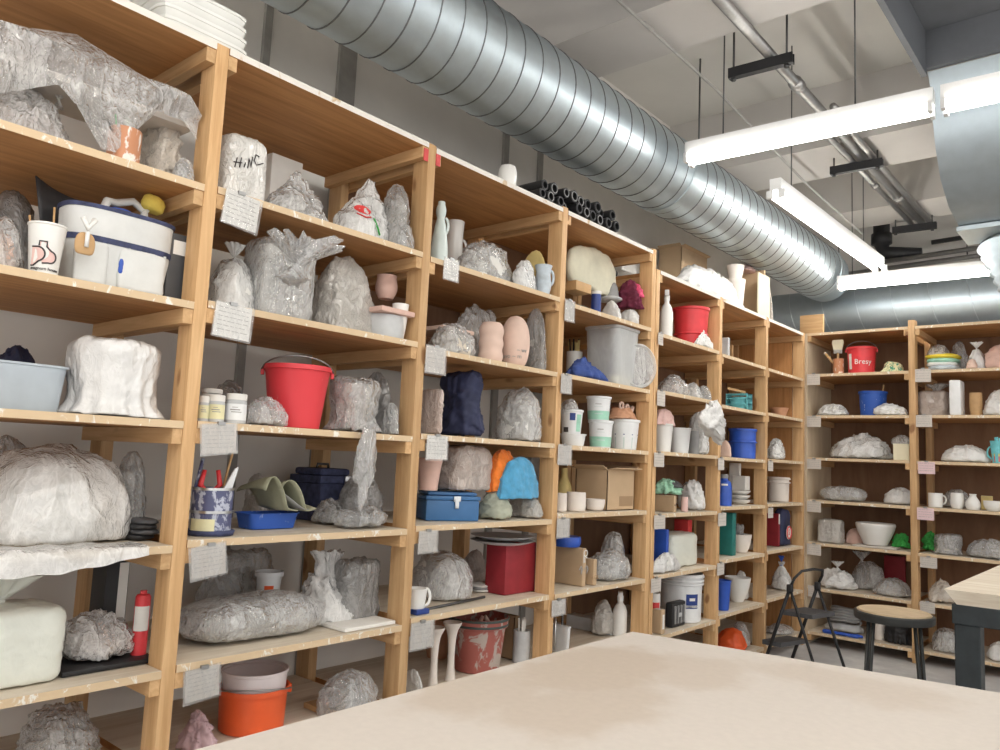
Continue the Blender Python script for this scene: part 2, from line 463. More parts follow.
# ------------------------------------------------------------------ objects
def obj(name, shape, mat, parent=None, smooth=True, loc=None, rot=None, mi=None):
    me = bpy.data.meshes.new(name)
    me.from_pydata([tuple(v) for v in shape[0]], [], shape[1])
    for m in (mat if isinstance(mat, (list, tuple)) else [mat]):
        me.materials.append(MATS[m])
    if mi is not None:
        me.polygons.foreach_set('material_index', mi)
    me.polygons.foreach_set('use_smooth', [bool(smooth)] * len(me.polygons))
    me.update()
    if smooth == 'auto':
        me.set_sharp_from_angle(angle=R(35))
    o = bpy.data.objects.new(name, me)
    C.objects.link(o)
    if parent is not None:
        o.parent = parent
    if loc: o.location = loc
    if rot: o.rotation_euler = rot
    return o

def tag(o, label, cat, group=None):
    o['label'] = label; o['category'] = cat
    if group: o['group'] = group
    return o

def thing(name, label, cat, loc=(0, 0, 0), rz=0, group=None):
    o = bpy.data.objects.new(name, None)
    o.empty_display_size = .05
    C.objects.link(o)
    o.location = loc; o.rotation_euler = (0, 0, rz)
    return tag(o, label, cat, group)

def struct(name, shape, mat, smooth=False, **k):
    o = obj(name, shape, mat, None, smooth, **k)
    o['kind'] = 'structure'
    return o

def s_text(txt, size, bend=None, depth=.0008, squash=1.0):
    """lettering standing in the local x-z plane, facing -y; bend = radius of the wall it is printed on"""
    cu = bpy.data.curves.new('lettering', 'FONT')
    cu.body = txt; cu.size = size; cu.align_x = 'CENTER'; cu.align_y = 'CENTER'; cu.extrude = depth; cu.resolution_u = 2
    o = bpy.data.objects.new('lettering', cu)
    C.objects.link(o)
    dg = bpy.context.evaluated_depsgraph_get()
    me = bpy.data.meshes.new_from_object(o.evaluated_get(dg))
    V = []
    for v in me.vertices:
        x, y, z = v.co
        x *= squash
        if bend:
            V.append(((bend + z) * math.sin(x / bend), -(bend + z) * math.cos(x / bend), y))
        else:
            V.append((x, -z, y))
    F = [tuple(p.vertices) for p in me.polygons]
    bpy.data.objects.remove(o); bpy.data.curves.remove(cu); bpy.data.meshes.remove(me)
    return V, F

def s_patch(r0, r1, z0, z1, a0, a1, off=.0008, n=8):
    """a label wrapped on the front of a round wall (radius r0 at z0 to r1 at z1), facing -y"""
    V, F = [], []
    for i in range(n + 1):
        a = a0 + (a1 - a0) * i / n
        for r, z in ((r0 + off, z0), (r1 + off, z1)):
            V.append((r * math.sin(a), -r * math.cos(a), z))
    for i in range(n):
        F.append((2 * i, 2 * i + 2, 2 * i + 3, 2 * i + 1))
    return V, F

SEED = [10]
def sd():
    SEED[0] += 1
    return SEED[0]

def printed(t, shape, marks, w, h, name='print'):
    """marks pressed onto the front (-y) of a crumpled skin: ('line', mat, r, pts) or ('patch', mat, x, z, rx, rz); x in widths, z in heights"""
    from mathutils.bvhtree import BVHTree
    bv = BVHTree.FromPolygons([Vector(v) for v in shape[0]], shape[1])
    def on(x, z):
        hit = bv.ray_cast(Vector((x * w, -3, z * h)), Vector((0, 1, 0)))[0]
        return (hit.x, hit.y - .0025, hit.z) if hit else None
    for mk in marks:
        if mk[0] == 'line':
            P = [on(x, z) for x, z in mk[3]]
            P = [p for p in P if p]
            if len(P) > 1: obj(name, s_tube(P, mk[2], 5), mk[1], t)
        else:
            _, m, x, z, rx, rz = mk
            V = [on(x, z)] + [on(x + rx * math.cos(2 * PI * i / 18), z + rz * math.sin(2 * PI * i / 18)) for i in range(18)]
            if all(V): obj(name, (V, [(0, i + 1, (i + 1) % 18 + 1) for i in range(18)]), m, t)

# ---- generic builders: fn(root, w, d, h, o); local base z=0, front faces -y
def b_bag(t, w, d, h, o):
    """plastic bag or wrapping (film) round a lump (contents)"""
    s = o.get('s') or sd()
    pr = o.get('p', 'mound'); q = o.get('q', 2.3); a = o.get('a', .07)
    big = max(w, h) > .22
    nu, nv = (96, 56) if big else (60, 32)
    if o.get('c'):
        k = min(o.get('k', .82), .9)
        kz = o.get('kz', k)
        cs = s_blob(w * k, d * k, h * kz, o.get('cp', pr if pr in ('mound', 'block', 'dome', 'pillow', 'pot') else 'mound'), q, a * .45, 2.2, s + 500, nu // 2 + 8, nv // 2 + 4)
        obj('contents', cs, o['c'], t, loc=(o.get('cx', 0), 0, .003))
    sh = s_blob(w, d, h, pr, q, a * .85, o.get('fq', 2.8), s, nu, nv, o.get('ruf', 0), o.get('lean', (0, 0)), topf=o.get('topf', .1 if pr in ('sack', 'peak') else 0), pleat=o.get('pl', .065 if pr in ('mound', 'dome', 'peak', 'sack') else .015))
    obj('film', sh, o.get('f', 'clear'), t)
    printed(t, sh, o.get('marks', []), w, h)
    kn = o.get('kn')
    if kn:
        kw, kh = kn[0], kn[1]
        kx, ky = (kn[2], kn[3]) if len(kn) > 3 else (0, 0)
        neck = [(.62, 0), (.4, .12), (.24, .26), (.22, .34), (.4, .5), (.72, .75), (1, .98), (.92, 1), (.5, .8), (0, .55)]
        obj('knot', s_blob(kw, kw * .7, kh + (h * .14 if len(kn) < 6 else 0), neck, 2.2, .12, 2.6, s + 9, 48, 30, topf=.34, flat=False, lean=(kn[4] if len(kn) > 4 else 0, 0)), o.get('kf', o.get('f', 'clear')), t, loc=(kx, ky, h * .80 if len(kn) < 6 else kn[5]))
    fl = o.get('flap')
    if fl:                            # the slack top of the bag flopped to one side
        obj('slack_top', move(s_blob(fl[3], fl[3] * (fl[6] if len(fl) > 6 else .55), fl[4], 'mound', 2.2, .14, 2.4, s + 33, 64, 40, flat=False, topf=.15), (0, 0, 0), (0, R(fl[5]), 0)), o.get('ff', 'whitebag'), t, loc=fl[:3])
    for tl in o.get('tail', []):      # a loose end of film: (x, y, z, w, len, rot)
        obj('loose_end', s_blob(tl[3], tl[3] * .35, tl[4], [(.05, 0), (.35, .12), (.8, .35), (1, .55), (.85, .75), (.55, .9), (.6, 1), (0, 1)], 2.2, .16, 2.6, s + 21, 60, 48, flat=False), o.get('f', 'clear'), t, loc=tl[:3], rot=(0, tl[5] if len(tl) > 5 else 0, 0))

def b_wrap(t, w, d, h, o):
    """lump so tightly wrapped that film and contents read as one skin"""
    s = o.get('s') or sd()
    sh = s_blob(w, d, h, o.get('p', 'mound'), o.get('q', 2.5), o.get('a', .06), o.get('fq', 3.2), s, 64, 36, o.get('ruf', 0), pleat=.02)
    obj('wrapped_lump', sh, o['m'], t)
    printed(t, sh, o.get('marks', []), w, h, 'handwriting')
    if o.get('kn'):
        kw, kh = o['kn'][:2]
        obj('knot', s_blob(kw, kw * .7, kh, [(.9, 0), (.5, .15), (.26, .34), (.5, .6), (.9, .9), (.5, .98), (0, .7)], 2.2, .12, 2.6, s + 9, 40, 24, topf=.3, flat=False), o.get('kf', 'clear'), t, loc=(o['kn'][2] if len(o['kn']) > 2 else 0, 0, h * .82))

def b_cloth(t, w, d, h, o):
    s = o.get('s') or sd()
    ms = o['m'] if isinstance(o['m'], list) else [o['m']]
    obj('fabric', s_blob(w, d, h, o.get('p', 'mound'), o.get('q', 2.2), o.get('a', .13), o.get('fq', 2.0), s, 80, 48, o.get('ruf', .12), o.get('lean', (0, 0)), pleat=o.get('pl', .07)), ms[0], t)
    for i, m in enumerate(ms[1:]):
        obj('fold', s_blob(w * .62, d * .62, h * .5, 'mound', 2.2, .13, 2.6, s + 31 + i, 34, 20), m, t, loc=(o.get('fx', .12) * w, -d * .2, h * .35))

def shell(prof, th):
    """outside profile (r,z) turned into a hollow vessel of wall th"""
    inn = [(max(r - th, .001), z if i else z + th) for i, (r, z) in enumerate(prof)]
    inn[-1] = (prof[-1][0] - th, prof[-1][1])
    return [(0, prof[0][1])] + list(prof) + inn[::-1] + [(0, prof[0][1] + th)]

def b_bucket(t, w, d, h, o):
    r = w / 2; rb = r * o.get('tp', .76); m = o['m']
    rim = o.get('rim', .012)
    prof = [(rb - .004, 0), (rb, .004), (rb + (r - .006 - rb) * .88, h * .88), (r - .006, h - rim * 1.5), (r, h - rim * 1.4), (r, h)]
    body = obj('body', s_lathe(shell(prof, .004), 36), m, t, 'auto')
    for zz in o.get('ribs', []):
        rr = rb + (r - rb) * zz
        obj('rib', s_lathe([(rr - .002, h * zz - .006), (rr + .006, h * zz - .005), (rr + .006, h * zz + .005), (rr - .002, h * zz + .006)], 36), o.get('rm', m), t)
    if o.get('inner'):      # a second rim of another colour (nested pail)
        obj('inner_pail', s_lathe(shell([(r * .88, h - .03), (r * .9, h + o['inner'] - .012), (r * .94, h + o['inner'] - .01), (r * .94, h + o['inner'])], .004), 36), o.get('im', 'white_plastic'), t, 'auto')
    hd = o.get('hd')
    if hd is not None:      # wire bail swung to angle hd (0 = upright, 90 = fallen to the front)
        a = R(hd); hh = h * .9; L = o.get('hl', 1.0)
        pts = []
        for i in range(19):
            u = PI * i / 18
            x = (r + .004) * math.cos(u); s_ = (r * L) * math.sin(u)
            pts.append((x, -s_ * math.sin(a), hh + s_ * math.cos(a)))
        obj('handle', s_tube(pts, .0028, 6), 'wire', t)
        for sx in (-1, 1):
            obj('ear', s_box(sx * r - .006, sx * r + .006, -.012, .012, hh - .014, hh + .012, .003), m, body)
    for z0, z1, a0, a1, mm in o.get('lab', []):
        g = lambda z: rb + (r - .006 - rb) * z
        obj('sticker', s_patch(g(z0), g(z1), h * z0, h * z1, R(a0), R(a1)), mm, t)
    for tx, size, zf, ang, mm in o.get('txt', []):
        rr = rb + (r - rb) * zf + .001
        obj('lettering', move(s_text(tx, size, rr), (0, 0, h * zf), (0, 0, R(ang))), mm, t, False)

def b_vessel(t, w, d, h, o):
    """lathe-turned pot, cup, jar, vase or bowl; pr = [(r,z)] as fractions of w/2 and h"""
    r = w / 2
    pr = [(a * r, b * h) for a, b in o['pr']]
    if o.get('sm', 1):
        P = np.array(pr)
        for _ in range(2):
            q = np.empty((2 * len(P), 2)); q[0] = P[0]; q[-1] = P[-1]
            q[1:-1:2] = P[:-1] * .75 + P[1:] * .25; q[2:-1:2] = P[:-1] * .25 + P[1:] * .75
            P = q
        pr = [tuple(x) for x in P]
    th = o.get('th', .006)
    obj('body', s_lathe(shell(pr, min(th, r * .3)) if not o.get('solid') else [(0, pr[0][1])] + pr + [(0, pr[-1][1])], 32, 1, d / w if w else 1), o['m'], t, 'auto')
    if o.get('lid'):
        lr = pr[-1][0] * 1.06; lh = o.get('lh', h * .14)
        obj('lid', s_lathe([(0, h - lh * .55), (lr, h - lh * .55), (lr, h + lh * .35), (lr * .94, h + lh * .45), (0, h + lh * .45)], 32), o['lid'], t, 'auto')
    for z0, z1, a0, a1, mm in o.get('lab', []):
        g = lambda z: float(np.interp(z * h, [p[1] for p in pr], [p[0] for p in pr]))
        obj('band' if a1 - a0 > 300 else 'sticker', s_patch(g(z0), g(z1), h * z0, h * z1, R(a0), R(a1), .001, 24 if a1 - a0 > 300 else 8), mm, t)
    for tx, size, zf, ang, mm in o.get('txt', []):
        rr = float(np.interp(zf * h, [p[1] for p in pr], [p[0] for p in pr])) + .0016
        obj('lettering', move(s_text(tx, size, rr), (0, 0, h * zf), (0, 0, R(ang))), mm, t, False)
    if o.get('ear'):          # loop handle on the side at angle
        sx, z0, z1, out = o['ear']
        zm = (z0 + z1) / 2 * h; rz_ = (z1 - z0) / 2 * h
        g = float(np.interp(zm, [p[1] for p in pr], [p[0] for p in pr]))
        pts = [(sx * (g - .004 + out * r * math.cos(u)), 0, zm + rz_ * math.sin(u)) for u in np.linspace(-PI / 2, PI / 2, 11)]
        obj('handle', s_tube(pts, o.get('er', .006), 8), o['m'], t)
    rg = random.Random(sd())
    for nm, n, L, rad, mm in o.get('sticks', []):   # part-like tools kept in the vessel
        for i in range(n):
            a = rg.random() * 6.28; q = r * .5 * rg.random() ** .5
            x, y = q * math.cos(a), q * math.sin(a)
            k = (h + L) / h
            obj(nm, s_tube([(x * .6, y * .6, .02), (x * k * 1.15, y * k * 1.15, h + L * (.7 + .3 * rg.random()))], rad, 6), mm, t)

def b_carton(t, w, d, h, o):
    """cardboard box, open flaps if op > 0"""
    m = o.get('m', 'card'); th = .004
    if o.get('op'):
        sh = join(s_box(-w / 2, w / 2, -d / 2, d / 2, 0, th), s_box(-w / 2, w / 2, -d / 2, -d / 2 + th, 0, h), s_box(-w / 2, w / 2, d / 2 - th, d / 2, 0, h),
                  s_box(-w / 2, -w / 2 + th, -d / 2, d / 2, 0, h), s_box(w / 2 - th, w / 2, -d / 2, d / 2, 0, h))
        obj('carton_body', sh, m, t, False)
        L = o['op'] * min(w, d) * .5
        for sx in (-1, 1):
            obj('flap', move(s_box(0, L, -d / 2, d / 2, 0, th), (sx * w / 2, 0, h), (0, R(-25), 0 if sx > 0 else PI)), m, t, False)
        for sy in (-1, 1):
            obj('flap', move(s_box(-w / 2, w / 2, 0, L, 0, th), (0, sy * d / 2, h), (R(12 if sy > 0 else 12), 0, 0 if sy > 0 else PI)), m, t, False)
    else:
        obj('carton_body', s_box(-w / 2, w / 2, -d / 2, d / 2, 0, h, .004), m, t, False)
        obj('seam_tape', s_box(-w / 2, w / 2, -.018, .018, h, h + .0008), 'paper_old', t, False)
    for x, z, ww, hh, mm in o.get('lab', []):     # printed panel on the front: fractions
        obj('sticker', s_box(w * (x - .5), w * (x - .5 + ww), -d / 2 - .0012, -d / 2, h * z, h * (z + hh)), mm, t, False)
    for x, z, tx, size, mm in o.get('txt', []):
        obj('lettering', move(s_text(tx, size), (w * (x - .5), -d / 2 - .0014, h * z)), mm, t, False)

def b_block(t, w, d, h, o):
    """plain solid slab or board, bevelled"""
    obj(o.get('n', 'board'), s_box(-w / 2, w / 2, -d / 2, d / 2, 0, h, min(o.get('bev', .004), h * .3)), o['m'], t, 'auto')
    for x, z, ww, hh, mm in o.get('lab', []):
        obj('sticker', s_box(w * (x - .5), w * (x - .5 + ww), -d / 2 - .0012, -d / 2, h * z, h * (z + hh)), mm, t, False)

def b_sheets(t, w, d, h, o):
    """flattened pile of folded film or cloth: several wavy layers"""
    n = o.get('n', 4); s = sd()
    for i in range(n):
        rg = random.Random(s + i)
        obj(o.get('ln', 'layer'), move(s_blob(w * (.85 + .15 * rg.random()), d * (.85 + .15 * rg.random()), h / n * 1.5, 'pillow', 3.2, .10, 3.0, s + i, 40, 12), (rg.uniform(-.04, .04) * w, 0, h / n * i)), o['m'][i % len(o['m'])], t)

def b_tag(t, w, d, h, o):
    """name card in a clear sleeve hanging on a shelf edge; d unused"""
    tl = o.get('tl', 0)
    m = o.get('m', 'paper_old')
    obj('card', move(s_box(-w / 2, w / 2, -.0016, 0, 0, h), (0, 0, 0), (0, tl, 0)), m, t, False)
    if o.get('sl', 1):
        obj('sleeve', move(s_box(-w / 2 - .006, w / 2 + .006, -.0034, -.0022, -.006, h + .004), (0, 0, 0), (0, tl * 1.4, 0)), 'sleeve', t, False)
    obj('hanging_clip', s_box(-.012, .012, -.0055, .003, h * .97, h + .008), 'wire', t, False)
    rows = []
    rg = random.Random(sd())
    for i in range(o.get('nl', 5)):
        z = h * (.86 - i * .8 / max(1, o.get('nl', 5)))
        x = -w * .42
        while x < w * .36:
            L = w * rg.uniform(.06, .2)
            rows.append(s_box(x, min(x + L, w * .42), -.0021, -.0016, z, z + h * .022))
            x += L + w * .04
    obj('writing', move(join(*rows), (0, 0, 0), (0, tl, 0)), 'ink_faint', t, False)
BUILD = dict(bag=b_bag, wrap=b_wrap, cloth=b_cloth, bucket=b_bucket, vessel=b_vessel, carton=b_carton, block=b_block, sheets=b_sheets, tag=b_tag)

# ------------------------------------------------------------------ camera and light
H0 = 1.331
F_PX = 777.77
yaw, pit, rol = R(-40.5083), R(6.2420), R(2.56914)
cy_, sy_, cp_, sp_ = math.cos(yaw), math.sin(yaw), math.cos(pit), math.sin(pit)
fw = Vector((sy_ * cp_, cy_ * cp_, sp_)); r0 = Vector((cy_, -sy_, 0)); u0 = r0.cross(fw)
rt = r0 * math.cos(rol) + u0 * math.sin(rol); up = u0 * math.cos(rol) - r0 * math.sin(rol)
cam = bpy.data.cameras.new('camera'); cam.sensor_width = 36; cam.lens = F_PX / 1000 * 36; cam.clip_start = .05
co = bpy.data.objects.new('camera', cam); C.objects.link(co)
M = Matrix((rt, up, -fw)).transposed().to_4x4(); M.translation = (0, 0, H0)
co.matrix_world = M
sc = bpy.context.scene
sc.camera = co
sc.view_settings.view_transform = 'Standard'; sc.view_settings.look = 'None'
sc.view_settings.gamma = 1; sc.view_settings.use_curve_mapping = False
sc.view_settings.exposure = EXPO
sc.cycles.use_denoising = True
sc.cycles.transparent_max_bounces = 20; sc.cycles.max_bounces = 7; sc.cycles.diffuse_bounces = 4
sc.cycles.sample_clamp_indirect = 6; sc.cycles.caustics_reflective = False; sc.cycles.caustics_refractive = False
w = bpy.data.worlds.new('room_air'); sc.world = w; w.use_nodes = True
w.node_tree.nodes['Background'].inputs[0].default_value = (1, .985, .96, 1)
w.node_tree.nodes['Background'].inputs[1].default_value = WORLD

# ------------------------------------------------------------------ the setting
CE = 4.08
struct('floor', s_box(-3.05, 5, -3, 9, -.1, 0), 'concrete_floor')
struct('wall_left', s_box(-3.05, -2.95, -3, 9, 0, CE), 'wall_paint')
struct('wall_back', s_box(-3.05, 5, 8.7, 8.8, 0, CE), 'wall_paint')
struct('ceiling', s_box(-3.05, 5, -3, 9, CE, CE + .1), 'ceiling_paint')
struct('ceiling_dark_panel', s_box(-2.75, -1.2, 1.6, 3.24, CE - .05, CE - .002), 'dark_brown')  # flat dark brown panel set just below the ceiling
for i, (a, b) in enumerate(((3.25, 3.70), (5.44, 6.05), (6.97, 7.5))):
    struct('beam_%d' % (i + 1), s_box(-2.95, 5, a, b, 3.63, CE), 'beam_paint')
for i, (y, wd) in enumerate(((2.20, .10), (3.40, .045), (3.74, .04), (1.76, .035))):
    struct('trim_%d' % (i + 1), s_box(-2.95, -2.93, y - wd / 2, y + wd / 2, 0, CE), 'wall_trim')

# ------------------------------------------------------------------ shelving
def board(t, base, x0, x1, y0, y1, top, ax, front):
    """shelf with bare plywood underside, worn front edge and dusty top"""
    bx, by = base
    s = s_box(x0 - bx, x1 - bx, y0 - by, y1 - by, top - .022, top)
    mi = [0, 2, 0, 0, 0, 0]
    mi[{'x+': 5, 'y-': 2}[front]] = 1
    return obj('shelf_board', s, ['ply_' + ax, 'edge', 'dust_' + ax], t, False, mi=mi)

def shelf_run(label, posts, levels, top_z, panel, end_panel=False):
    b = (-2.5, posts[0]); pw = .021
    t = thing('shelving_unit', label, 'shelves', (b[0], b[1], 0))
    for i, y in enumerate(posts):
        for (x0, x1) in ((-2.285, -2.2), (-2.835, -2.75)):
            obj('post', s_box(x0 - b[0], x1 - b[0], y - pw - b[1], y + pw - b[1], 0, top_z, .002), 'pine_z', t, 'auto')
    for i in range(len(posts) - 1):
        y0, y1 = posts[i] + pw + .001, posts[i + 1] - pw - .001
        for k, z in enumerate(levels[i]):
            o = board(t, b, -2.838, -2.198, y0, y1, z, 'y', 'x+')
            if k == 0:
                o.data.materials[1] = MATS['edge_white']
            for (a0, a1) in ((y0, y0 + .03), (y1 - .03, y1)):
                obj('cleat', s_box(-2.835 - b[0], -2.202 - b[0], a0 - b[1], a1 - b[1], z - .068, z - .0225, .001), 'pine_x', t, False)
        pz = panel[i]
        if pz:
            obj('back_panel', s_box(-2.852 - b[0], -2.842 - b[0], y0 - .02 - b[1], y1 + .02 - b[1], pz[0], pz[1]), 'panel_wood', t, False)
    if end_panel:
        y = posts[-1]
        obj('end_panel', s_box(-2.748 - b[0], -2.292 - b[0], y - .012 - b[1], y - .002 - b[1], .02, top_z), 'ply_z', t, False)
    for y, z in ((2.094, top_z - .03),) if len(posts) == 5 else ():
        for s_ in (-1, 1):
            obj('paint_mark', s_box(-2.2015 - b[0], -2.1985 - b[0], y + s_ * .034 - .012 - b[1], y + s_ * .034 + .012 - b[1], z - .05, z), 'red_paint', t, False)
    return t

LV = {1: [2.583, 2.127, 1.762, 1.404, 1.043, .691, .39], 2: [2.585, 2.134, 1.775, 1.408, 1.056, .700, .39], 3: [2.576, 2.127, 1.762, 1.421, 1.065, .719, .39], 4: [2.574, 2.119, 1.764, 1.419, 1.089, .717, .39],
      5: [2.475, 2.108, 1.775, 1.423, 1.067, .724, .385, .10], 6: [2.471, 2.099, 1.760, 1.419, 1.093, .752, .405, .10], 7: [2.471, 2.097, 1.767, 1.428, 1.102, .763, .422, .10]}
shelf_run('tall bare pine shelving of four bays nearest the camera along left wall', [.25, 1.17, 2.094, 3.017, 3.905], [LV[i] for i in (1, 2, 3, 4)], 2.585, [None, None, (1.76, 2.57), (1.76, 2.57)])
shelf_run('lower pine shelving of three narrower bays on the left wall, ending in the corner', [3.955, 4.807, 5.6, 6.38], [LV[i] for i in (5, 6, 7)], 2.476, [(.3, 2.46)] * 3, True)
LB = [2.482, 2.142, 1.805, 1.465, 1.127, .791, .438, .099]
t = thing('shelving_unit', 'pine shelving with brown back panels standing across the far end of the room', 'shelves', (-1.42, 6.75, 0))
bb = (-1.42, 6.75)
for x in (-1.42, -.655):
    for (y0, y1) in ((6.444, 6.53), (6.97, 7.05)):
        obj('post', s_box(x - .0225 - bb[0], x + .0225 - bb[0], y0 - bb[1], y1 - bb[1], 0, 2.53 if x < -1 and y0 < 6.5 else 2.48, .002), 'pine_z', t, 'auto')
obj('side_panel', s_box(-2.215 - bb[0], -2.197 - bb[0], 6.448 - bb[1], 7.05 - bb[1], 0, 2.482), 'pale_panel', t, False)
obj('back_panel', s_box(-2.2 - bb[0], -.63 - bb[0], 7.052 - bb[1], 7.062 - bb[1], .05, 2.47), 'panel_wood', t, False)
for (x0, x1) in ((-2.196, -1.444), (-1.396, -.679)):
    for z in LB:
        board(t, bb, x0, x1, 6.446, 7.05, z, 'x', 'y-')
        for a0, a1 in ((x0, x0 + .03), (x1 - .03, x1)):
            obj('cleat', s_box(a0 - bb[0], a1 - bb[0], 6.45 - bb[1], 7.04 - bb[1], z - .068, z - .0225, .001), 'pine_y', t, False)

# ------------------------------------------------------------------ ducts
def spiral(t, r, L, pitch, axis, mat, sm='seam'):
    n = 48
    V, F = s_lathe([(r, 0), (r, L)], n)
    V2, F2 = s_lathe([(r - .006, L), (r - .006, 0)], n)
    sh = join((V, F), (V2, F2))
    turns = L / pitch
    m = int(turns * 40)
    pts = [(r * 1.002 * math.cos(2 * PI * turns * i / m), r * 1.002 * math.sin(2 * PI * turns * i / m), L * i / m) for i in range(m + 1)]
    rot = (R(-90), 0, 0) if axis == 'y' else (0, R(90), 0)
    obj('duct_wall', move(sh, (0, 0, 0), rot), mat, t, 'auto')
    obj('seam', move(s_tube(pts, .0036, 5), (0, 0, 0), rot), sm, t)
t = thing('spiral_duct', 'long shiny round galvanised spiral duct running above the left shelves', 'duct', (-2.28, -.6, 3.121))
spiral(t, .23, 7.5, .128, 'y', 'galv')
for y in (4.12, 6.9):
    obj('joint_collar', move(s_lathe([(.231, -.035), (.237, -.033), (.237, .033), (.231, .035)], 48), (0, y + .6, 0), (R(-90), 0, 0)), 'galv', t, 'auto')
obj('elbow', s_tube([(0, 7.5, 0), (0, 7.68, -.015), (0, 7.83, -.06), (0, 7.93, -.10)], [.222, .226, .18, .10], 32), 'galv_dull', t)
for y in (1.0, 3.0, 5.2):
    obj('hanger_strap', s_tube([(0, y, .228), (0, y, CE - 3.121)], .006, 6), 'dark_steel', t)
t = thing('spiral_duct', 'dull round duct crossing behind the far shelves, below the far light', 'duct', (-2.9, 7.62, 2.86))
spiral(t, .235, 4.6, .30, 'x', 'galv_dull', 'galv')
for x in (.6, 2.1, 3.6):
    obj('hanger_strap', s_tube([(x, 0, .233), (x, 0, CE - 2.86)], .006, 6), 'dark_steel', t)

t = thing('extractor_duct', 'big grey sheet-metal extractor duct with rounded bend at upper right', 'duct', (-.95, 4.8, 2.9))
el = [(4.78, 2.33), (4.86, 2.24), (4.885, 2.09), (4.955, 1.93), (5.08, 1.78), (5.30, 1.675), (5.62, 1.633), (5.95, 1.64), (5.95, 2.33)]
obj('rounded_bend', s_prism([(y - 4.8, z + H0 - 2.9) for y, z in el], 0, 1.7, 'x'), 'galv_dull', t, 'auto')
obj('flange', s_box(-.012, 1.7, .80, 1.18, 1.60 + H0 - 2.9, 1.632 + H0 - 2.9, .003), 'galv', t, False)
obj('hood_side', s_box(-.03, 0, -1.5, -.03, 2.30 + H0 - 2.9, 2.56 + H0 - 2.9), 'grey_duct', t, False)
obj('hood_end', s_box(0, 1.7, -.06, -.02, 2.335 + H0 - 2.9, 2.56 + H0 - 2.9), 'grey_duct', t, False)
obj('hood_top', s_box(-.03, 1.7, -1.5, 0, 2.561 + H0 - 2.9, 2.60 + H0 - 2.9), 'grey_duct', t, False)
pl = []
for i in range(19):
    u = i / 18
    pl.append((.50 - .2 * u + (.018 if i % 2 else -.01), -.5 * u))
obj('pleated_hose', move(s_lathe(pl, 40), (.53, 1.33, 1.60 + H0 - 2.9)), 'galv_dull', t)

# ------------------------------------------------------------------ fluorescent lights
def light(label, p0, p1, rods, group='fluorescent ceiling lights'):
    p0, p1 = Vector(p0), Vector(p1); mid = (p0 + p1) / 2; d = p1 - p0; L = d.length
    t = thing('fluorescent_light', label, 'light', mid, math.atan2(d.y, d.x), group)
    prof = [(-.034, .0), (-.034, .07), (.034, .07), (.034, 0)]
    hs = obj('housing', s_prism([(a, b) for a, b in prof], -L / 2, L / 2, 'x'), 'fixture_white', t, False)
    for s in (-1, 1):
        obj('tube', move(s_lathe([(0, -L / 2 + .02), (.0165, -L / 2 + .02), (.0165, L / 2 - .02), (0, L / 2 - .02)], 14), (0, s * .036, -.022), (0, R(90), 0)), 'tube_glow', t, 'auto')
        for e in (-1, 1):
            obj('lamp_holder', s_box(e * (L / 2 - .012) - .01, e * (L / 2 - .012) + .01, s * .036 - .02, s * .036 + .02, -.05, 0, .003), 'fixture_white', hs, False)
    for x in rods:
        obj('hanging_rod', s_tube([(x * L, 0, .07), (x * L, 0, CE - mid.z)], .004, 6), 'dark_steel', t)
    return t
ZL = 1.70 + H0
light('near crosswise two-tube fluorescent light, left end overlapping the spiral duct', (-1.93, 3.755, ZL), (-.735, 3.82, ZL), (-.33, .22))
light('next light in line at right edge, in front of the rounded metal duct', (-.705, 3.82, ZL), (.50, 3.87, ZL), ())
light('long two-tube fluorescent light running lengthwise beside the spiral duct', (-1.738, 4.53, ZL + .01), (-1.70, 6.70, ZL + .01), (-.38, .3))
light('far crosswise fluorescent light hanging over the far shelving unit', (-2.06, 6.80, ZL - .085), (-.90, 6.83, ZL - .085), (-.4, .4))
for p, q, lb in (((-.75, -1.0, ZL + .15), (-.75, 1.2, ZL + .15), 'long fluorescent light overhead, above the pale work table'), ((1.5, .6, ZL), (1.5, 3.0, ZL), 'long fluorescent light overhead, right of the work table'),
                 ((1.5, 4.6, ZL), (1.5, 7.0, ZL), 'long fluorescent light overhead, beyond the black-legged table'), ((-.75, -2.9, ZL + .15), (-.75, -1.2, ZL + .15), 'added unseen fluorescent light overhead at the near end of the room'),  # near-end fixture is out of view, added to lighten the left wall
                 ((.55, -1.0, ZL + .15), (.55, 1.4, ZL + .15), 'added unseen long fluorescent light overhead, along right side of the pale work table')):  # another unseen fixture, added to brighten the shelf fronts
    light(lb, p, q, (-.35, .35))

# ------------------------------------------------------------------ pipes under the ceiling
def pipe(label, pts, r, mat, cat='pipe', extra=None, group=None, name='conduit_pipe', n=10):
    o = Vector(pts[0])
    t = thing(name, label, cat, o, 0, group)
    obj('pipe', s_tube([Vector(p) - o for p in pts], r, n), mat, t)
    for p in (extra or []):
        d = (Vector(pts[-1]) - o).normalized()
        q = Vector(p) - o
        obj('coupling', s_tube([q - d * .04, q + d * .04], r * 1.35, n), mat, t)
    return t
zc = 2.235 + H0
pipe('thick grey conduit lying on three black hangers under the ceiling', [(-1.555, 2.0, zc + .03), (-1.555, 7.5, zc + .03)], .03, 'conduit', extra=[(-1.555, 4.38, zc + .03), (-1.555, 6.7, zc + .03)])
pipe('thin grey conduit beside the thick one on the black hangers', [(-1.63, 4.9, zc + .02), (-1.63, 7.5, zc + .02)], .02, 'conduit', extra=[(-1.63, 6.3, zc + .02)])
pipe('bent grey conduit on the right of the black hangers, bending upward', [(-1.54, 4.98, zc + .13), (-1.52, 5.10, zc + .12), (-1.50, 5.28, zc + .05), (-1.49, 5.4, zc + .022), (-1.49, 7.45, zc + .022)], .022, 'conduit')
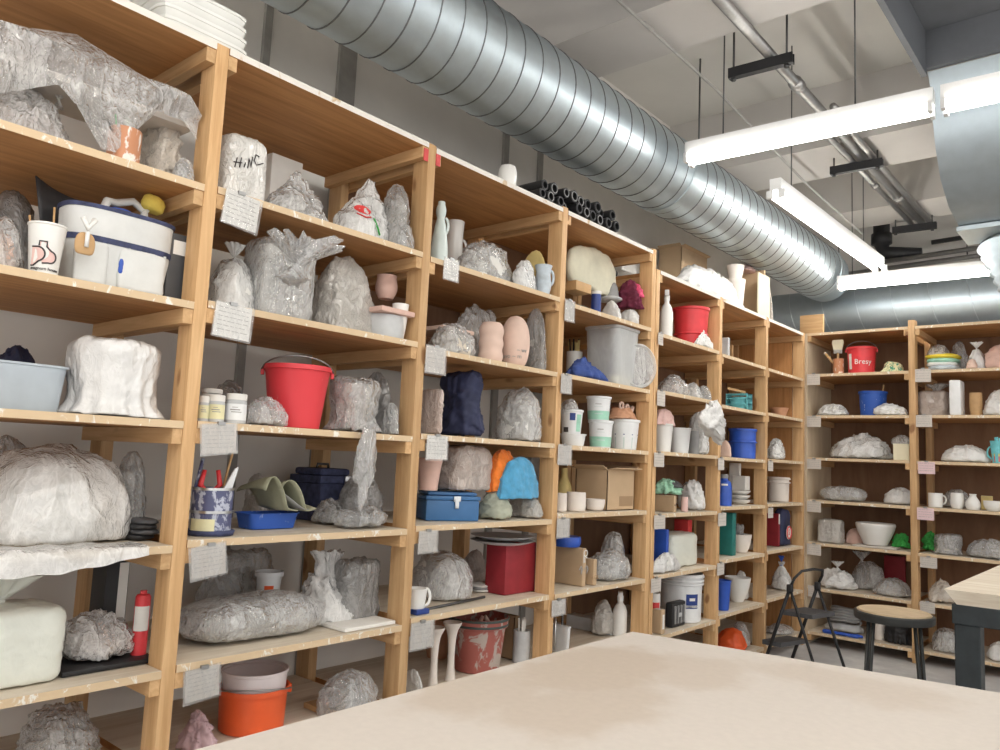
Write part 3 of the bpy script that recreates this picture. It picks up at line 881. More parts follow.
for y, lb in ((3.95, 'black strut hanger nearest the camera, carrying one thick conduit'), (5.7, 'middle black strut hanger, carrying the grey conduits'), (7.42, 'farthest black strut hanger below the conduits near the far wall')):
    t = thing('strut_hanger', lb, 'hanger', (-1.6, y, zc - .03), R(4), 'strut hangers under the ceiling')
    obj('channel', s_prism([(-.02, -.03), (.02, -.03), (.02, .028), (.012, .028), (.012, -.022), (-.012, -.022), (-.012, .028), (-.02, .028)], -.175, .175, 'x'), 'black', t, False)
    for s in (-.15, .14):
        obj('threaded_rod', s_tube([(s, 0, -.045), (s, 0, (CE if not 5.44 < y < 6.05 else 3.63) - zc + .03)], .006, 6), 'dark_steel', t)
        obj('nut', s_tube([(s, 0, -.045), (s, 0, -.032)], .014, 6), 'dark_steel', t)
pipe('thin pale wire pipe running along above the spiral duct', [(-1.93, 1.9, 3.58), (-1.93, 4.1, 3.56), (-1.90, 5.6, 3.42), (-1.86, 6.8, 3.36)], .008, 'wall_trim', extra=[(-1.93, 3.3, 3.57)])
for i, (z, x0, lb) in enumerate(((3.41, -2.1, 'top pale pipe of three crossing above the far duct'), (3.34, -2.6, 'middle pale pipe of three crossing above the far duct'), (3.57, -1.6, 'dark pipe crossing above the pale ones at the far wall'))):
    t = pipe(lb, [(x0, 8.0 + i * .05, z), (2.0, 8.0 + i * .05, z + .12)], .022, 'dark_steel' if i == 2 else 'conduit')
    obj('hanger_rod', s_tube([(1.2 + .1 * i, 0, .06), (1.2 + .1 * i, 0, CE - z)], .006, 6), 'dark_steel', t)
t = thing('drain_pipe', 'short fat black drain pipe dropping from the ceiling near the far wall', 'pipe', (-2.04, 8.1, 3.6))
obj('pipe', s_tube([(0, 0, CE - 3.6), (0, 0, .02), (.03, 0, -.08), (.35, 0, -.12)], [.075, .075, .07, .05], 14), 'black', t)
obj('pipe_collar', s_tube([(0, 0, .02), (0, 0, .12)], .095, 14), 'black', t)

# ------------------------------------------------------------------ tables, stool, step ladder
t = thing('work_table', 'large pale canvas-topped work table with damp tan stains in foreground', 'table', (-.3, .9, 0))
top = [(-1.083 + .3, 1.846 - .9), (-1.075 + .3, -.75), (.75, -.75), (.75, 2.06 - .9)]
V, F = s_prism(top, .86, .90, 'z')
o = obj('table_top', ([(x, y, z) for x, y, z in V], F), 'table_canvas', t, False)
bm_ = bmesh.new(); bm_.from_mesh(o.data); bmesh.ops.recalc_face_normals(bm_, faces=bm_.faces); bmesh.ops.bevel(bm_, geom=bm_.edges[:], offset=.006, segments=2, affect='EDGES'); 
for v in bm_.verts:
    v.co += Vector((-.3, .9, 0))
bm_.to_mesh(o.data); bm_.free(); o.location = (.3, -.9, 0)
obj('apron', s_box(-.68, .65, -.65, .8, .76, .858), 'table_black', t, False)
for x in (-.66, .6):
    for y in (-.62, .78):
        obj('leg', s_box(x - .05, x + .05, y - .05, y + .05, 0, .76, .006), 'table_black', t, False)
t = thing('work_table', 'second table at right edge with pale overhanging top and black legs', 'table', (-.3, 4.3, 0))
V, F = s_prism([(-.383, -.72), (.9, -.62), (.9, .75), (-.373, .62)], .842, .90, 'z')
for i in range(4):
    pass
V = [((x * .955 + (.02 if x < 0 else 0)) if z < .87 else x, y * .955 if z < .87 else y, z) for x, y, z in V]
obj('table_top', (V, F), 'dust_x', t, False)
obj('apron', s_box(-.365, .8, -.68, .58, .765, .8415, .004), 'table_black', t, False)
for x, y in ((-.315, -.62), (-.315, .5), (.75, -.55), (.75, .5)):
    lg = obj('leg', s_box(x - .045, x + .045, y - .045, y + .045, 0, .764, .005), 'table_black', t, False)
    obj('foot_plate', s_box(x - .055, x + .055, y - .055, y + .055, 0, .012), 'dark_steel', lg, False)

t = thing('stool', 'round stool with pale wooden seat disc and four dark metal legs', 'stool', (-1.10, 4.54, 0))
obj('seat_rim', s_lathe([(.14, .59), (.187, .592), (.192, .60), (.192, .628), (.186, .634), (.179, .634), (.179, .60)], 44), 'stool_black', t, 'auto')
obj('seat', s_lathe([(0, .632), (.176, .632), (.178, .635), (.172, .641), (0, .641)], 44), 'stool_wood', t, 'auto')
for a in (58.6, 148.6, 238.6, 328.6):
    c_, s_ = math.cos(R(a)), math.sin(R(a))
    leg = join(*[s_tube([(.15 * c_ + k * -s_ * .016, .15 * s_ + k * c_ * .016, .6), (.20 * c_ + k * -s_ * .012, .20 * s_ + k * c_ * .012, .012)], .009, 8) for k in (-1, 1)])
    lg = obj('leg', leg, 'stool_black', t)
    obj('foot', s_lathe([(0, 0), (.02, 0), (.02, .014), (0, .014)], 12), 'black', lg, loc=(.20 * c_, .20 * s_, 0))
ring = [(.178 * math.cos(2 * PI * i / 36), .178 * math.sin(2 * PI * i / 36), .24) for i in range(37)]
obj('foot_ring', s_tube(ring, .008, 8), 'stool_black', t)

t = thing('step_ladder', 'black folding two-step ladder with loop handle standing before the corner', 'ladder', (-1.86, 5.42, 0))
A1, A2 = Vector((-.05, -.14, .575)), Vector((.03, .16, .575))
fo = Vector((-.20, .05, 0)); bo = Vector((.16, -.02, 0))
for A in (A1, A2):
    l1 = obj('front_leg', s_tube([A, A + fo + Vector((0, 0, -.56))], .0115, 8), 'black', t)
    l2 = obj('rear_leg', s_tube([A, A + bo * 1.25 + Vector((0, 0, -.56))], .010, 8), 'black', t)
    obj('hinge', s_box(A.x - .018, A.x + .018, A.y - .018, A.y + .018, A.z - .025, A.z + .025, .006), 'black', t)
    for v, lg in ((fo, l1), (bo * 1.25, l2)):
        q = A + v
        obj('foot', s_box(q.x - .016, q.x + .016, q.y - .016, q.y + .016, 0, .03, .005), 'black', lg)
hp = [A1, A1 + Vector((.03, .0, .07)), A1 + Vector((.06, .05, .115)), (A1 + A2) / 2 + Vector((.06, 0, .125)), A2 + Vector((.05, -.05, .115)), A2 + Vector((.03, 0, .07)), A2]
obj('handle', s_tube(hp, .009, 8), 'black', t)
def tread(z, k, name, dx=0):
    c1, c2 = A1 + fo * k, A2 + fo * k
    pl_ = [(c1.x - .02 + dx, c1.y + .012), (c1.x + .19, c1.y + .02), (c2.x + .17, c2.y - .012), (c2.x - .03 + dx, c2.y - .012)]
    obj(name, s_prism(pl_, z - .028, z, 'z'), 'dark_grey', t, False)
tread(.42, .28, 'platform'); 
c1, c2 = A1 + fo * .66, A2 + fo * .66
obj('step', s_prism([(c1.x - .07, c1.y + .014), (c1.x + .06, c1.y + .014), (c2.x + .05, c2.y - .014), (c2.x - .08, c2.y - .014)], .175, .205, 'z'), 'dark_grey', t, False)

# ------------------------------------------------------------------ one-off things
def b_caddy(t, w, d, h, o):
    r = w / 2
    obj('body', s_lathe(shell([(r * .80, 0), (r * .86, h * .03), (r * .97, h * .5), (r, h)], .008), 40, 1, d / w, 3.2), 'canvas', t, 'auto')
    g = lambda z: r * float(np.interp(z, [0, .03, .5, 1], [.8, .86, .97, 1]))
    for z, hh in ((.56, .07), (.965, .05)):
        obj('trim_band', s_lathe([(g(z) - .002, h * z), (g(z) + .004, h * z), (g(z) + .005, h * (z + hh)), (g(z) - .002, h * (z + hh))], 40, 1, d / w, 3.2), 'navy_trim', t, 'auto')
    for x in (-.30, .02, .34):
        obj('pocket_seam', s_tube([(x * w, -d / 2 * .84, h * .02), (x * w * 1.05, -d / 2 * .93, h * .3), (x * w * 1.06, -d / 2 * .99, h * .56)], .004, 6), 'canvas', t)
    obj('pocket', s_blob(w * .30, .03, h * .55, [(.9, 0), (1, .1), (1, .8), (.96, 1), (0, .99)], 3, .05, 3, 5, 28, 14), 'canvas', t, loc=(-w * .30, -d * .455, .004))
    obj('pocket', s_blob(w * .46, .03, h * .55, [(.9, 0), (1, .1), (1, .8), (.96, 1), (0, .99)], 3, .05, 3, 6, 28, 14), 'canvas', t, loc=(w * .16, -d * .465, .004))
    obj('blue_patch', s_blob(w * .05, .014, h * .2, 'pillow', 2.2, .05, 3, 8, 14, 10), 'blue_plastic', t, loc=(-w * .04, -d * .50, h * .22))
    obj('handle', s_tube([(-.18 * w, -d * .1, h * .98), (-.12 * w, 0, h * 1.18), (0, .03, h * 1.22), (.16 * w, .03, h * 1.30), (.26 * w, .02, h * 1.2), (.28 * w, .02, h)], .012, 8), 'white_cloth', t)

def b_pat(t, w, d, h, o):      # wooden rib tool with white Y handle in a pocket
    obj('paddle', s_blob(w, .014, h * .62, 'pillow', 2.2, .01, 2, 4, 24, 14), 'handle_wood', t)
    obj('grip', join(s_tube([(0, -.012, .02), (0, -.012, h * .62)], .006, 8), s_tube([(-w * .3, -.012, h), (0, -.012, h * .7), (w * .3, -.012, h)], .008, 8)), 'glaze_white', t)

def b_mop(t, w, d, h, o):      # sponge ball on a stick
    obj('stick', s_tube([(-w * .7, 0, 0), (-w * .1, 0, h * .62)], .007, 8), 'white_plastic', t)
    obj('sponge', move(s_blob(w, w * .8, w * .72, 'pillow', 2, .05, 3, 4, 28, 18), (0, 0, h - w * .72), (0, R(12), 0)), 'yellow_sponge', t)

def b_sheet(t, w, d, h, o):    # thin bent sheet standing up
    n = 12; V, F = [], []
    for j in range(2):
        for i in range(n + 1):
            u = i / n
            x = (u - .5) * w; y = (.16 * math.sin(u * PI * 1.3 + o.get('ph', 0))) * w
            V.append((x * (1 if j else .55) + (0 if j else -.08 * w), y * (1 if j else .5), h * (1 - o.get('dr', .35) * u) if j else 0))
    for i in range(n):
        F.append((i, i + 1, n + 2 + i, n + 1 + i))
    me = obj('sheet', (V, F), o['m'], t)
    md = me.modifiers.new('thick', 'SOLIDIFY'); md.thickness = .004

def b_cuplogo(t, w, d, h, o):
    b_vessel(t, w, d, h, dict(pr=[(.70, 0), (.72, .02), (.96, .95), (1.02, .97), (1.0, 1)], m='glaze_white', th=.002, sm=0))
    def wrap(poly, name, mat, off):
        V = []
        for x, z in poly:
            rr = w / 2 * (.715 + .25 * z / h) + off
            V.append((rr * math.sin(x / rr), -rr * math.cos(x / rr), z))
        return V
    def circ(cx, cz, r, a0, a1, n=18): return [(cx + r * math.cos(R(a0 + (a1 - a0) * i / n)), cz + r * math.sin(R(a0 + (a1 - a0) * i / n))) for i in range(n + 1)]
    k = w * 2.7
    l = circ(-.075 * k, .37 * h, .075 * k, 90, -70)
    jug1 = [(-.13 * k, .37 * h + .075 * k)] + l + [(-.10 * k, .15 * h), (-.13 * k, .15 * h)]
    jug2 = [(-.02 * k, .2 * h)] + circ(.045 * k, .33 * h, .062 * k, -100, 80) + [(.01 * k, .52 * h), (.01 * k, .62 * h), (-.06 * k, .62 * h), (-.06 * k, .53 * h)]
    for p, nm in ((jug1, 'printed_jug'), (jug2, 'printed_jug')):
        V = wrap(p, nm, 'logo_pink', .0012)
        c = tuple(np.mean(np.array(V), axis=0)); rr = w / 2 * .85; s_ = math.hypot(c[0], c[1]); c = (c[0] * rr / s_, c[1] * rr / s_, c[2])
        obj(nm, (V + [c], [(i, (i + 1) % len(V), len(V)) for i in range(len(V))]), 'logo_pink', t, False)
        obj('outline', s_tube([(x * 1.004, y * 1.004, z) for x, y, z in V], .0022, 5), 'ink', t)
    obj('lettering', move(s_text('magnum house', h * .085, w / 2 * .76), (0, 0, h * .10), (0, 0, R(4))), 'ink', t, False)
    for a, b in (((-.02, .0, .02), (-.045, .02, h * 1.18)), ((.02, 0, .02), (.01, .01, h * 1.4))):
        obj('stir_stick', s_tube([a, b], .003, 6), 'handle_wood', t)

def b_toolbox(t, w, d, h, o):
    m = o.get('m', 'toolbox_blue')
    obj('box', s_box(-w / 2, w / 2, -d / 2, d / 2, 0, h * .66, .006), m, t, 'auto')
    lid = obj('lid', join(s_box(-w / 2 - .004, w / 2 + .004, -d / 2 - .004, d / 2 + .004, h * .665, h * .80, .005), s_box(-w / 2 + .006, w / 2 - .006, -d / 2 + .012, d / 2 - .012, h * .80, h * .93, .012)), m, t, 'auto')
    lx = o.get('lx', .06)
    obj('latch', join(s_box(w * lx - .016, w * lx + .016, -d / 2 - .012, -d / 2 - .004, h * .62, h * .80, .003), s_box(w * lx - .009, w * lx + .009, -d / 2 - .011, -d / 2 - .001, h * .40, h * .64, .003), move(s_lathe([(0, 0), (.011, 0), (.011, .008), (0, .008)], 12), (w * lx, -d / 2 - .008, h * .7), (R(90), 0, 0))), 'steel', lid, 'auto')
    obj('handle', s_tube([(-w * .18, 0, h * .92), (-w * .16, 0, h), (w * .16, 0, h), (w * .18, 0, h * .92)], .006, 6), 'dark_steel', lid)

def b_bin(t, w, d, h, o):
    r = w / 2; m = o.get('m', 'bin_plastic')
    obj('bin_wall', s_lathe(shell([(r * .82, 0), (r * .86, h * .03), (r * .97, h * .95), (r * 1.03, h * .955), (r * 1.03, h)], .004), 48, 1, d / w, 6), m, t, 'auto')
    if o.get('fill'):
        obj('residue', s_lathe([(0, .005), (r * .82, .005), (r * .84, h * .16), (0, h * .14)], 36, 1, d / w, 6), o['fill'], t)

def b_ringlid(t, w, d, h, o):  # round clear lid leaning upright
    r = h / 2
    lid = join(move(s_lathe([(r * .86, 0), (r, 0), (r, .014), (r * .94, .018), (r * .86, .008)], 36), (0, 0, 0)))
    obj('rim', move(lid, (0, 0, r), (R(90), 0, R(o.get('yaw', 0)))), 'bin_plastic', t, 'auto')
    obj('disc', move(s_lathe([(0, .004), (r * .87, .004), (r * .87, .007), (0, .007)], 36), (0, 0, r), (R(90), 0, R(o.get('yaw', 0)))), 'haze', t, 'auto')

def b_hatcap(t, w, d, h, o):
    obj('brim', s_blob(w, d, h * .22, [(.6, 0), (1, .3), (1, .8), (.6, 1), (0, .95)], 2, .02, 2, 3, 40, 12), 'pale_grey', t)
    obj('crown', s_blob(w * .66, d * .7, h * .85, 'dome', 2, .02, 2, 4, 36, 20), 'mid_grey', t, loc=(0, 0, h * .15))

def b_meshcup(t, w, d, h, o):
    r = w / 2
    obj('mesh_wall', s_lathe(shell([(r * .96, 0), (r * .96, h * .5), (r * .98, h)], .002), 32), 'mesh_blue', t, 'auto')
    for z in (.02, .5, .99):
        obj('hoop', s_lathe([(r * .95, h * z - .004), (r * 1.02, h * z - .004), (r * 1.02, h * z + .004), (r * .95, h * z + .004)], 32), 'steel', t, 'auto')
    obj('paper_scrap', s_patch(r, r, h * .08, h * .36, R(-60), R(10), .003), 'label_yellow', t)
    obj('base_dish', s_lathe([(0, -.0), (r * 1.1, 0), (r * 1.16, .014), (r * 1.1, .016), (0, .01)], 32), 'navy_trim', t)

def b_blade(t, w, d, h, o):    # plastic scraper blade
    obj('blade', s_prism([(-w * .5, 0), (w * .1, 0), (w * .5, h), (w * .3, h * .95)], -.003, .003, 'y'), 'white_plastic', t, False)

def b_stick(t, w, d, h, o):
    lx = o.get('lx', 0)
    obj('handle', s_tube([(0, 0, 0), (lx, 0, h)], w / 2, 8), o['m'], t)
    if o.get('tipm'):
        obj('tip', s_tube([(lx * .93, 0, h * .93), (lx, 0, h)], [w * .9, w * .3], 8), o['tipm'], t)

def b_pliers(t, w, d, h, o):
    for s in (-1, 1):
        obj('grip', s_tube([(0, s * .003, 0), (s * w * .5, s * .003, h * .4), (s * w * .35, s * .003, h)], [.006, .009, .007], 8), o['m'], t)
    obj('pivot', s_tube([(0, -.012, .01), (0, .012, .01)], .01, 10), 'steel', t)

def b_brush(t, w, d, h, o):
    obj('handle', s_tube([(0, 0, 0), (0, 0, h * .5)], [.006, .011], 8), 'handle_wood', t)
    obj('ferrule', s_box(-w * .36, w * .36, -.008, .008, h * .48, h * .62, .002), 'steel', t, False)
    obj('bristles', s_prism([(-w * .36, h * .62), (w * .36, h * .62), (w * .5, h * .9), (w * .42, h), (-w * .42, h), (-w * .5, h * .9)], -.01, .01, 'y'), 'cream_sheet', t, False)

def b_spray(t, w, d, h, o):
    r = w / 2
    obj('bottle', s_lathe([(0, 0), (r, .003), (r, h * .55), (r * .8, h * .66), (r * .4, h * .74), (r * .38, h * .8), (0, h * .8)], 24), o.get('m', 'glaze_white'), t, 'auto')
    obj('nozzle', join(s_tube([(0, 0, h * .79), (0, 0, h * .9)], r * .45, 12), s_box(-r * .35, r * .35, -r * 1.1, r * .6, h * .88, h, .004)), o.get('m2', 'white_plastic'), t, 'auto')

def b_case(t, w, d, h, o):
    obj('case', s_box(-w / 2, w / 2, -d / 2, d / 2, 0, h, .014), 'black', t, 'auto')
    for x in (-.32, -.1, .12, .34):
        obj('rib', s_box(x * w - .008, x * w + .008, -d / 2 - .007, -d / 2 + .002, h * .14, h * .86, .003), 'mid_grey', t, 'auto')
    obj('latch', s_box(-.02, .02, -d / 2 - .009, -d / 2, h * .4, h * .56, .003), 'pale_grey', t, 'auto')

def b_coil(t, w, d, h, o):
    pts = []; n = o.get('n', 4); r = o.get('hr', .016)
    for i in range(n * 28 + 1):
        a = 2 * PI * i / 28; k = i / (n * 28)
        pts.append(((w / 2 - r) * (1 - .16 * k + .03 * math.sin(5 * a * .37)) * math.cos(a), (d / 2 - r) * (1 - .16 * k) * math.sin(a), r + (h - 2 * r) * k + .004 * math.sin(3 * a)))
    obj('hose', s_tube(pts, r, 8), o['m'], t)

def b_tongs(t, w, d, h, o):
    for s in (-1, 1):
        obj('arm', s_tube([(s * .004, s * .004, 0), (s * w * .5, 0, h * .45), (s * w * .42, 0, h * .8), (s * w * .1, 0, h)], [.010, .013, .012, .008], 8), 'bisque_pink' if s < 0 else 'bisque', t)

def b_creature(t, w, d, h, o):  # terracotta hand-built lump with loops
    obj('body', s_blob(w, d, h * .8, 'drape', 2.6, .12, 2.4, 12, 44, 24), 'terracotta', t)
    for x, z, r_ in ((-.15, .80, .16), (.12, .74, .13)):
        ring = [(x * w + r_ * w * .5 * math.cos(2 * PI * i / 14), -d * .1, h * z + r_ * w * .5 * math.sin(2 * PI * i / 14)) for i in range(15)]
        obj('loop', s_tube(ring, w * .03, 8), 'bisque', t)
    obj('spout', s_tube([(w * .3, 0, h * .5), (w * .46, 0, h * .66), (w * .5, 0, h * .85)], [w * .09, w * .06, w * .05], 10), 'bisque', t)

def b_basket(t, w, d, h, o):
    bars = []
    for i in range(14):
        x = -w / 2 + w * i / 13
        bars += [s_box(x - .005, x + .005, -d / 2, -d / 2 + .006, 0, h), s_box(x - .005, x + .005, d / 2 - .006, d / 2, 0, h)]
    for z in (0, .33, .66, 1):
        zz = min(h - .008, h * z)
        bars += [s_box(-w / 2, w / 2, -d / 2, -d / 2 + .006, zz, zz + .008), s_box(-w / 2, w / 2, d / 2 - .006, d / 2, zz, zz + .008), s_box(-w / 2, -w / 2 + .006, -d / 2, d / 2, zz, zz + .008), s_box(w / 2 - .006, w / 2, -d / 2, d / 2, zz, zz + .008)]
    bars.append(s_box(-w / 2, w / 2, -d / 2, d / 2, 0, .004))
    obj('basket_wire', join(*bars), 'aqua', t, False)
    obj('folded_cloth', s_blob(w * .9, d * .86, h * .8, 'block', 3, .05, 3, 9, 30, 16), 'aqua', t, loc=(0, 0, .006))

def b_folds(t, w, d, h, o):    # stiff sheets flopped over: an arched olive sheet
    n = 22; m = 8
    for k, (a, b, zz, mm) in enumerate(((0, .62, 1.0, 'olive_cloth'), (.30, 1.0, .92, 'olive_cloth'), (.38, 1.0, .5, 'mid_grey'))):
        V, F = [], []
        for j in range(m + 1):
            v = j / m
            for i in range(n + 1):
                u = i / n
                x = -w / 2 + w * (a + (b - a) * u)
                z = h * zz * (math.sin(min(1, u * 1.25 + .18) * PI * .98) ** .6 if k < 2 else (1 - u) * .95 + .05) * (1 - .18 * v)
                y = -d / 2 + d * v * .9 + .04 * math.sin(u * 6 + k) * d
                V.append((x, y, max(.004 * (k + 1), z + .01 * math.sin(5 * u + 3 * v + k))))
        for j in range(m):
            for i in range(n):
                F.append((j * (n + 1) + i, j * (n + 1) + i + 1, (j + 1) * (n + 1) + i + 1, (j + 1) * (n + 1) + i))
        me = obj('sheet', (V, F), mm, t)
        md = me.modifiers.new('thick', 'SOLIDIFY'); md.thickness = .003

def b_drape(t, w, d, h, o):
    """clear polythene sheet thrown over a board: bulging top, hanging skirt with a drooping corner"""
    n, m = 64, 30; V, F = [], []
    for j in range(m + 1):
        v = j / m                       # 0 = back, 1 = lower front edge
        for i in range(n + 1):
            u = i / n
            x = (u - .5) * w
            if v < .6:
                k = v / .6
                y = d * (.5 - k); z = h * (.66 + .34 * math.sin(PI * min(1, k * .9 + .1)) ** .7 * max(0, 1 - abs(u - .42) * 1.5))
            else:
                k = (v - .6) / .4
                y = -d / 2 - .016 - .014 * math.sin(k * 3 + u * 9)
                drop = .22 + .55 * max(0, 1 - abs(u - .53) * 4.2) + .32 * max(0, 1 - abs(u - .04) * 3)
                z = h * (.66 - k * drop)
            if u > .92: z -= (u - .92) * h * 1.6
            V.append((x, y, max(z, -.012)))
        # next row
    P = np.array(V); P += fold(P / .22, 41, 2.2)[:, None] * np.array([.004, .014, .014]); P[:, 2] = np.maximum(P[:, 2], -.03); V = P.tolist()
    for j in range(m):
        for i in range(n):
            F.append((j * (n + 1) + i, j * (n + 1) + i + 1, (j + 1) * (n + 1) + i + 1, (j + 1) * (n + 1) + i))
    obj('film', (V, F), 'clear', t)

def b_boxes(t, w, d, h, o):    # stacked shallow white plaster mould: nested tray
    obj('tray', s_lathe(shell([(w * .46, 0), (w * .47, h * .1), (w * .49, h * .7), (w * .5, h * .72), (w * .5, h)], .006), 40, 1, d / w, 8), 'plaster', t, 'auto')

def b_goblet(t, w, d, h, o):
    b_vessel(t, w, d, h, dict(pr=[(.62, 0), (.5, .06), (.36, .3), (.38, .6), (.55, .85), (1, .97), (1.0, 1)], m='bisque_pale', th=.004))

def b_padbag(t, w, d, h, o):   # stuffed flat pillow-like bag with black corner
    obj('cover', move(s_blob(w, d, h, 'pillow', 2.8, .07, 2.4, 31, 48, 28, flat=False)), o['m'], t)
    obj('corner', s_blob(w * .1, d * .4, h * .12, 'pillow', 2.2, .05, 3, 8, 18, 12), 'black', t, loc=(w * .47, 0, h * .55))

def b_cardtext(t, w, d, h, o):
    obj('paper', s_box(-w / 2, w / 2, -.001, .001, 0, h), o.get('m', 'paper'), t, False)

def b_extinguisher(t, w, d, h, o):
    r = w / 2
    obj('can', s_lathe([(0, 0), (r, .004), (r, h * .9), (r * .82, h * .94), (r * .45, h * .95), (r * .45, h), (0, h)], 24), 'red_plastic', t, 'auto')
    obj('label', s_patch(r, r, h * .42, h * .78, R(-60), R(60), .001), 'paper', t)

def b_tassel(t, w, d, h, o):
    obj('bag', s_blob(w, d, h, 'block', 3, .07, 3, 23, 36, 24), 'navy_cloth', t)
    obj('badge', move(s_lathe([(0, 0), (w * .26, 0), (w * .26, .002), (0, .002)], 24), (0, -d * .54, h * .36), (R(90), 0, 0)), 'paper', t, False)
    ch = join(move(s_text('S', w * .3), (0, 0, 0)), s_tube([(w * .22 * math.cos(2 * PI * i / 24), 0, w * .22 * math.sin(2 * PI * i / 24)) for i in range(25)], w * .025, 6))
    obj('badge_print', move(ch, (0, -d * .54 - .004, h * .36)), 'label_red', t, False)

BUILD.update(caddy=b_caddy, pat=b_pat, mop=b_mop, sheet=b_sheet, cuplogo=b_cuplogo, toolbox=b_toolbox, bin=b_bin, ringlid=b_ringlid, hatcap=b_hatcap, meshcup=b_meshcup, blade=b_blade, stick=b_stick, pliers=b_pliers,
             brush=b_brush, spray=b_spray, case=b_case, coil=b_coil, tongs=b_tongs, creature=b_creature, basket=b_basket, folds=b_folds, drape=b_drape, tray=b_boxes, goblet=b_goblet, padbag=b_padbag, cardtext=b_cardtext,
             extinguisher=b_extinguisher, tassel=b_tassel)


def b_curtain(t, w, d, h, o):
    """thin film edge lying on the board and hanging over its front"""
    n, m = 60, 14; V, F = [], []
    path = [(.10, .0), (.05, .001), (.012, .002), (-.012, -.001), (-.018, -.012), (-.019, -.03), (-.021, -.05)]
    ys = np.interp(np.linspace(0, 1, m + 1), np.linspace(0, 1, len(path)), [q[0] for q in path]); zs = np.interp(np.linspace(0, 1, m + 1), np.linspace(0, 1, len(path)), [q[1] for q in path])
    for j in range(m + 1):
        for i in range(n + 1):
            u = i / n
            wv = .006 * math.sin(9 * u + 2 * math.sin(5 * u)) + .003 * math.sin(31 * u)
            k = j / m
            V.append(((u - .5) * w, ys[j] - abs(wv) * (.4 + k), zs[j] * (h / .05) * (1 - .55 * max(0, u - .55) / .45) + (abs(wv) * .8 + .001 if k < .5 else wv * .5)))
    for j in range(m):
        for i in range(n):
            F.append((j * (n + 1) + i, j * (n + 1) + i + 1, (j + 1) * (n + 1) + i + 1, (j + 1) * (n + 1) + i))
    obj('hanging_film', (V, F), 'milky', t)
BUILD['curtain'] = b_curtain

def put(fn, name, cat, label, loc, rz, size, o, group=None):
    t = thing(name, label, cat, loc, R(rz), group)
    BUILD[fn](t, *size, o)
    return t

# ------------------------------------------------------------------ everything on the shelves: (kind of build, name, category, label, place, turn, size, details)
put('tray','plaster_tray','tray','lowest white plaster tray of the stack on top of the first post',(-2.360,1.135,2.586),90,(0.300,0.260,0.035),{},'white trays on top of the shelving')
put('tray','plaster_tray','tray','second white plaster tray up in the stack above first post',(-2.360,1.132,2.622),90,(0.300,0.260,0.035),{},'white trays on top of the shelving')
put('tray','plaster_tray','tray','third white plaster tray up in the stack above first post',(-2.360,1.128,2.658),90,(0.300,0.260,0.035),{},'white trays on top of the shelving')
put('tray','plaster_tray','tray','topmost white plaster tray of the stack above the first post, cut by the frame',(-2.360,1.125,2.694),90,(0.300,0.260,0.035),{},'white trays on top of the shelving')
put('bag','plastic_bag','bag','large clear bag of pinkish clay at upper left, under the draped board',(-2.420,0.710,2.129),90,(0.263,0.300,0.190),{'f':'clear','c':'wrap_pink','p':'mound','a':0.1,'kn':(0.06,0.05,0.08,-0.02)})
put('block','ware_board','board','long flat board lying under clear plastic on the top left shelf',(-2.415,0.856,2.322),90,(0.580,0.240,0.022),{'n':'board','m':'paper_old'})
put('drape','plastic_sheet','plastic sheet','big clear plastic sheet draped over a board at upper left',(-2.410,0.853,2.165),90,(0.570,0.300,0.360),{})
put('vessel','cup','cup','terracotta cup with white drips and green sticks on top left shelf',(-2.260,0.926,2.129),67.7,(0.089,0.089,0.102),{'m':'terracotta_drip','pr':[(1,0),(1,0.03),(1,0.97),(1,1)],'sticks':[('tool',2,0.05,0.003,'green_cloth')]})
put('wrap','clay_bundle','clay','crumpled grey-beige wrapped lump beside first post on the top left shelf',(-2.420,1.103,2.129),90,(0.139,0.240,0.296),{'m':'wrap_beige','a':0.12,'p':'dome'})
put('bag','plastic_bag','bag','small crinkled film bag at foot of first post, top left shelf',(-2.250,1.102,2.129),90,(0.065,0.080,0.083),{'f':'crisp'})
put('wrap','clay_bundle','clay','dark grey bundle at back left of the second shelf',(-2.620,0.764,1.764),90,(0.181,0.250,0.324),{'m':'wrap_dark','p':'dome'})
put('bag','plastic_bag','bag','clear bag with something orange at left end of the second shelf',(-2.340,0.673,1.764),90,(0.105,0.160,0.158),{'f':'haze','c':'terracotta','k':0.7})
put('cuplogo','paper_cup','cup','white paper cup printed with two outlined pink jugs',(-2.260,0.751,1.764),71.6,(0.095,0.095,0.138),{})
put('caddy','tool_caddy','tool bag','pale canvas tool caddy with navy bands and pockets',(-2.350,0.968,1.764),90,(0.313,0.157,0.234),{})
put('pat','wooden_paddle','pottery tool','terracotta coloured paddle with white Y grip in caddy pocket',(-2.215,0.831,1.835),90,(0.055,0.030,0.100),{})
put('sheet','flexible_sheet','sheet','dark grey-green plastic sheet standing out of the canvas caddy',(-2.420,0.860,1.927),90,(0.200,0.020,0.151),{'m':'dark_grey'})
put('mop','sponge_stick','sponge','yellow sponge ball on a stick leaning out of the canvas caddy',(-2.360,1.065,1.973),90,(0.079,0.079,0.128),{})
put('bucket','plastic_tub','tub','small blue tub inside the canvas caddy',(-2.370,0.973,1.972),67.7,(0.073,0.073,0.053),{'m':'blue_plastic'})
put('block','notebook','book','dark notebook standing behind first post beside the canvas caddy',(-2.320,1.141,1.764),90,(0.069,0.030,0.221),{'n':'cover','m':'dark_grey','lab':[(0.2,0.7,0.6,0.2,'paper')]})
put('bin','plastic_basin','basin','grey-blue plastic basin at left end of the third shelf',(-2.380,0.766,1.406),90,(0.206,0.124,0.129),{'m':'greyblue_plastic'})
put('cloth','cloth_bag','bag','black cloth bag with pale strap behind the grey-blue basin',(-2.670,0.848,1.406),90,(0.193,0.200,0.221),{'m':'navy_cloth'})
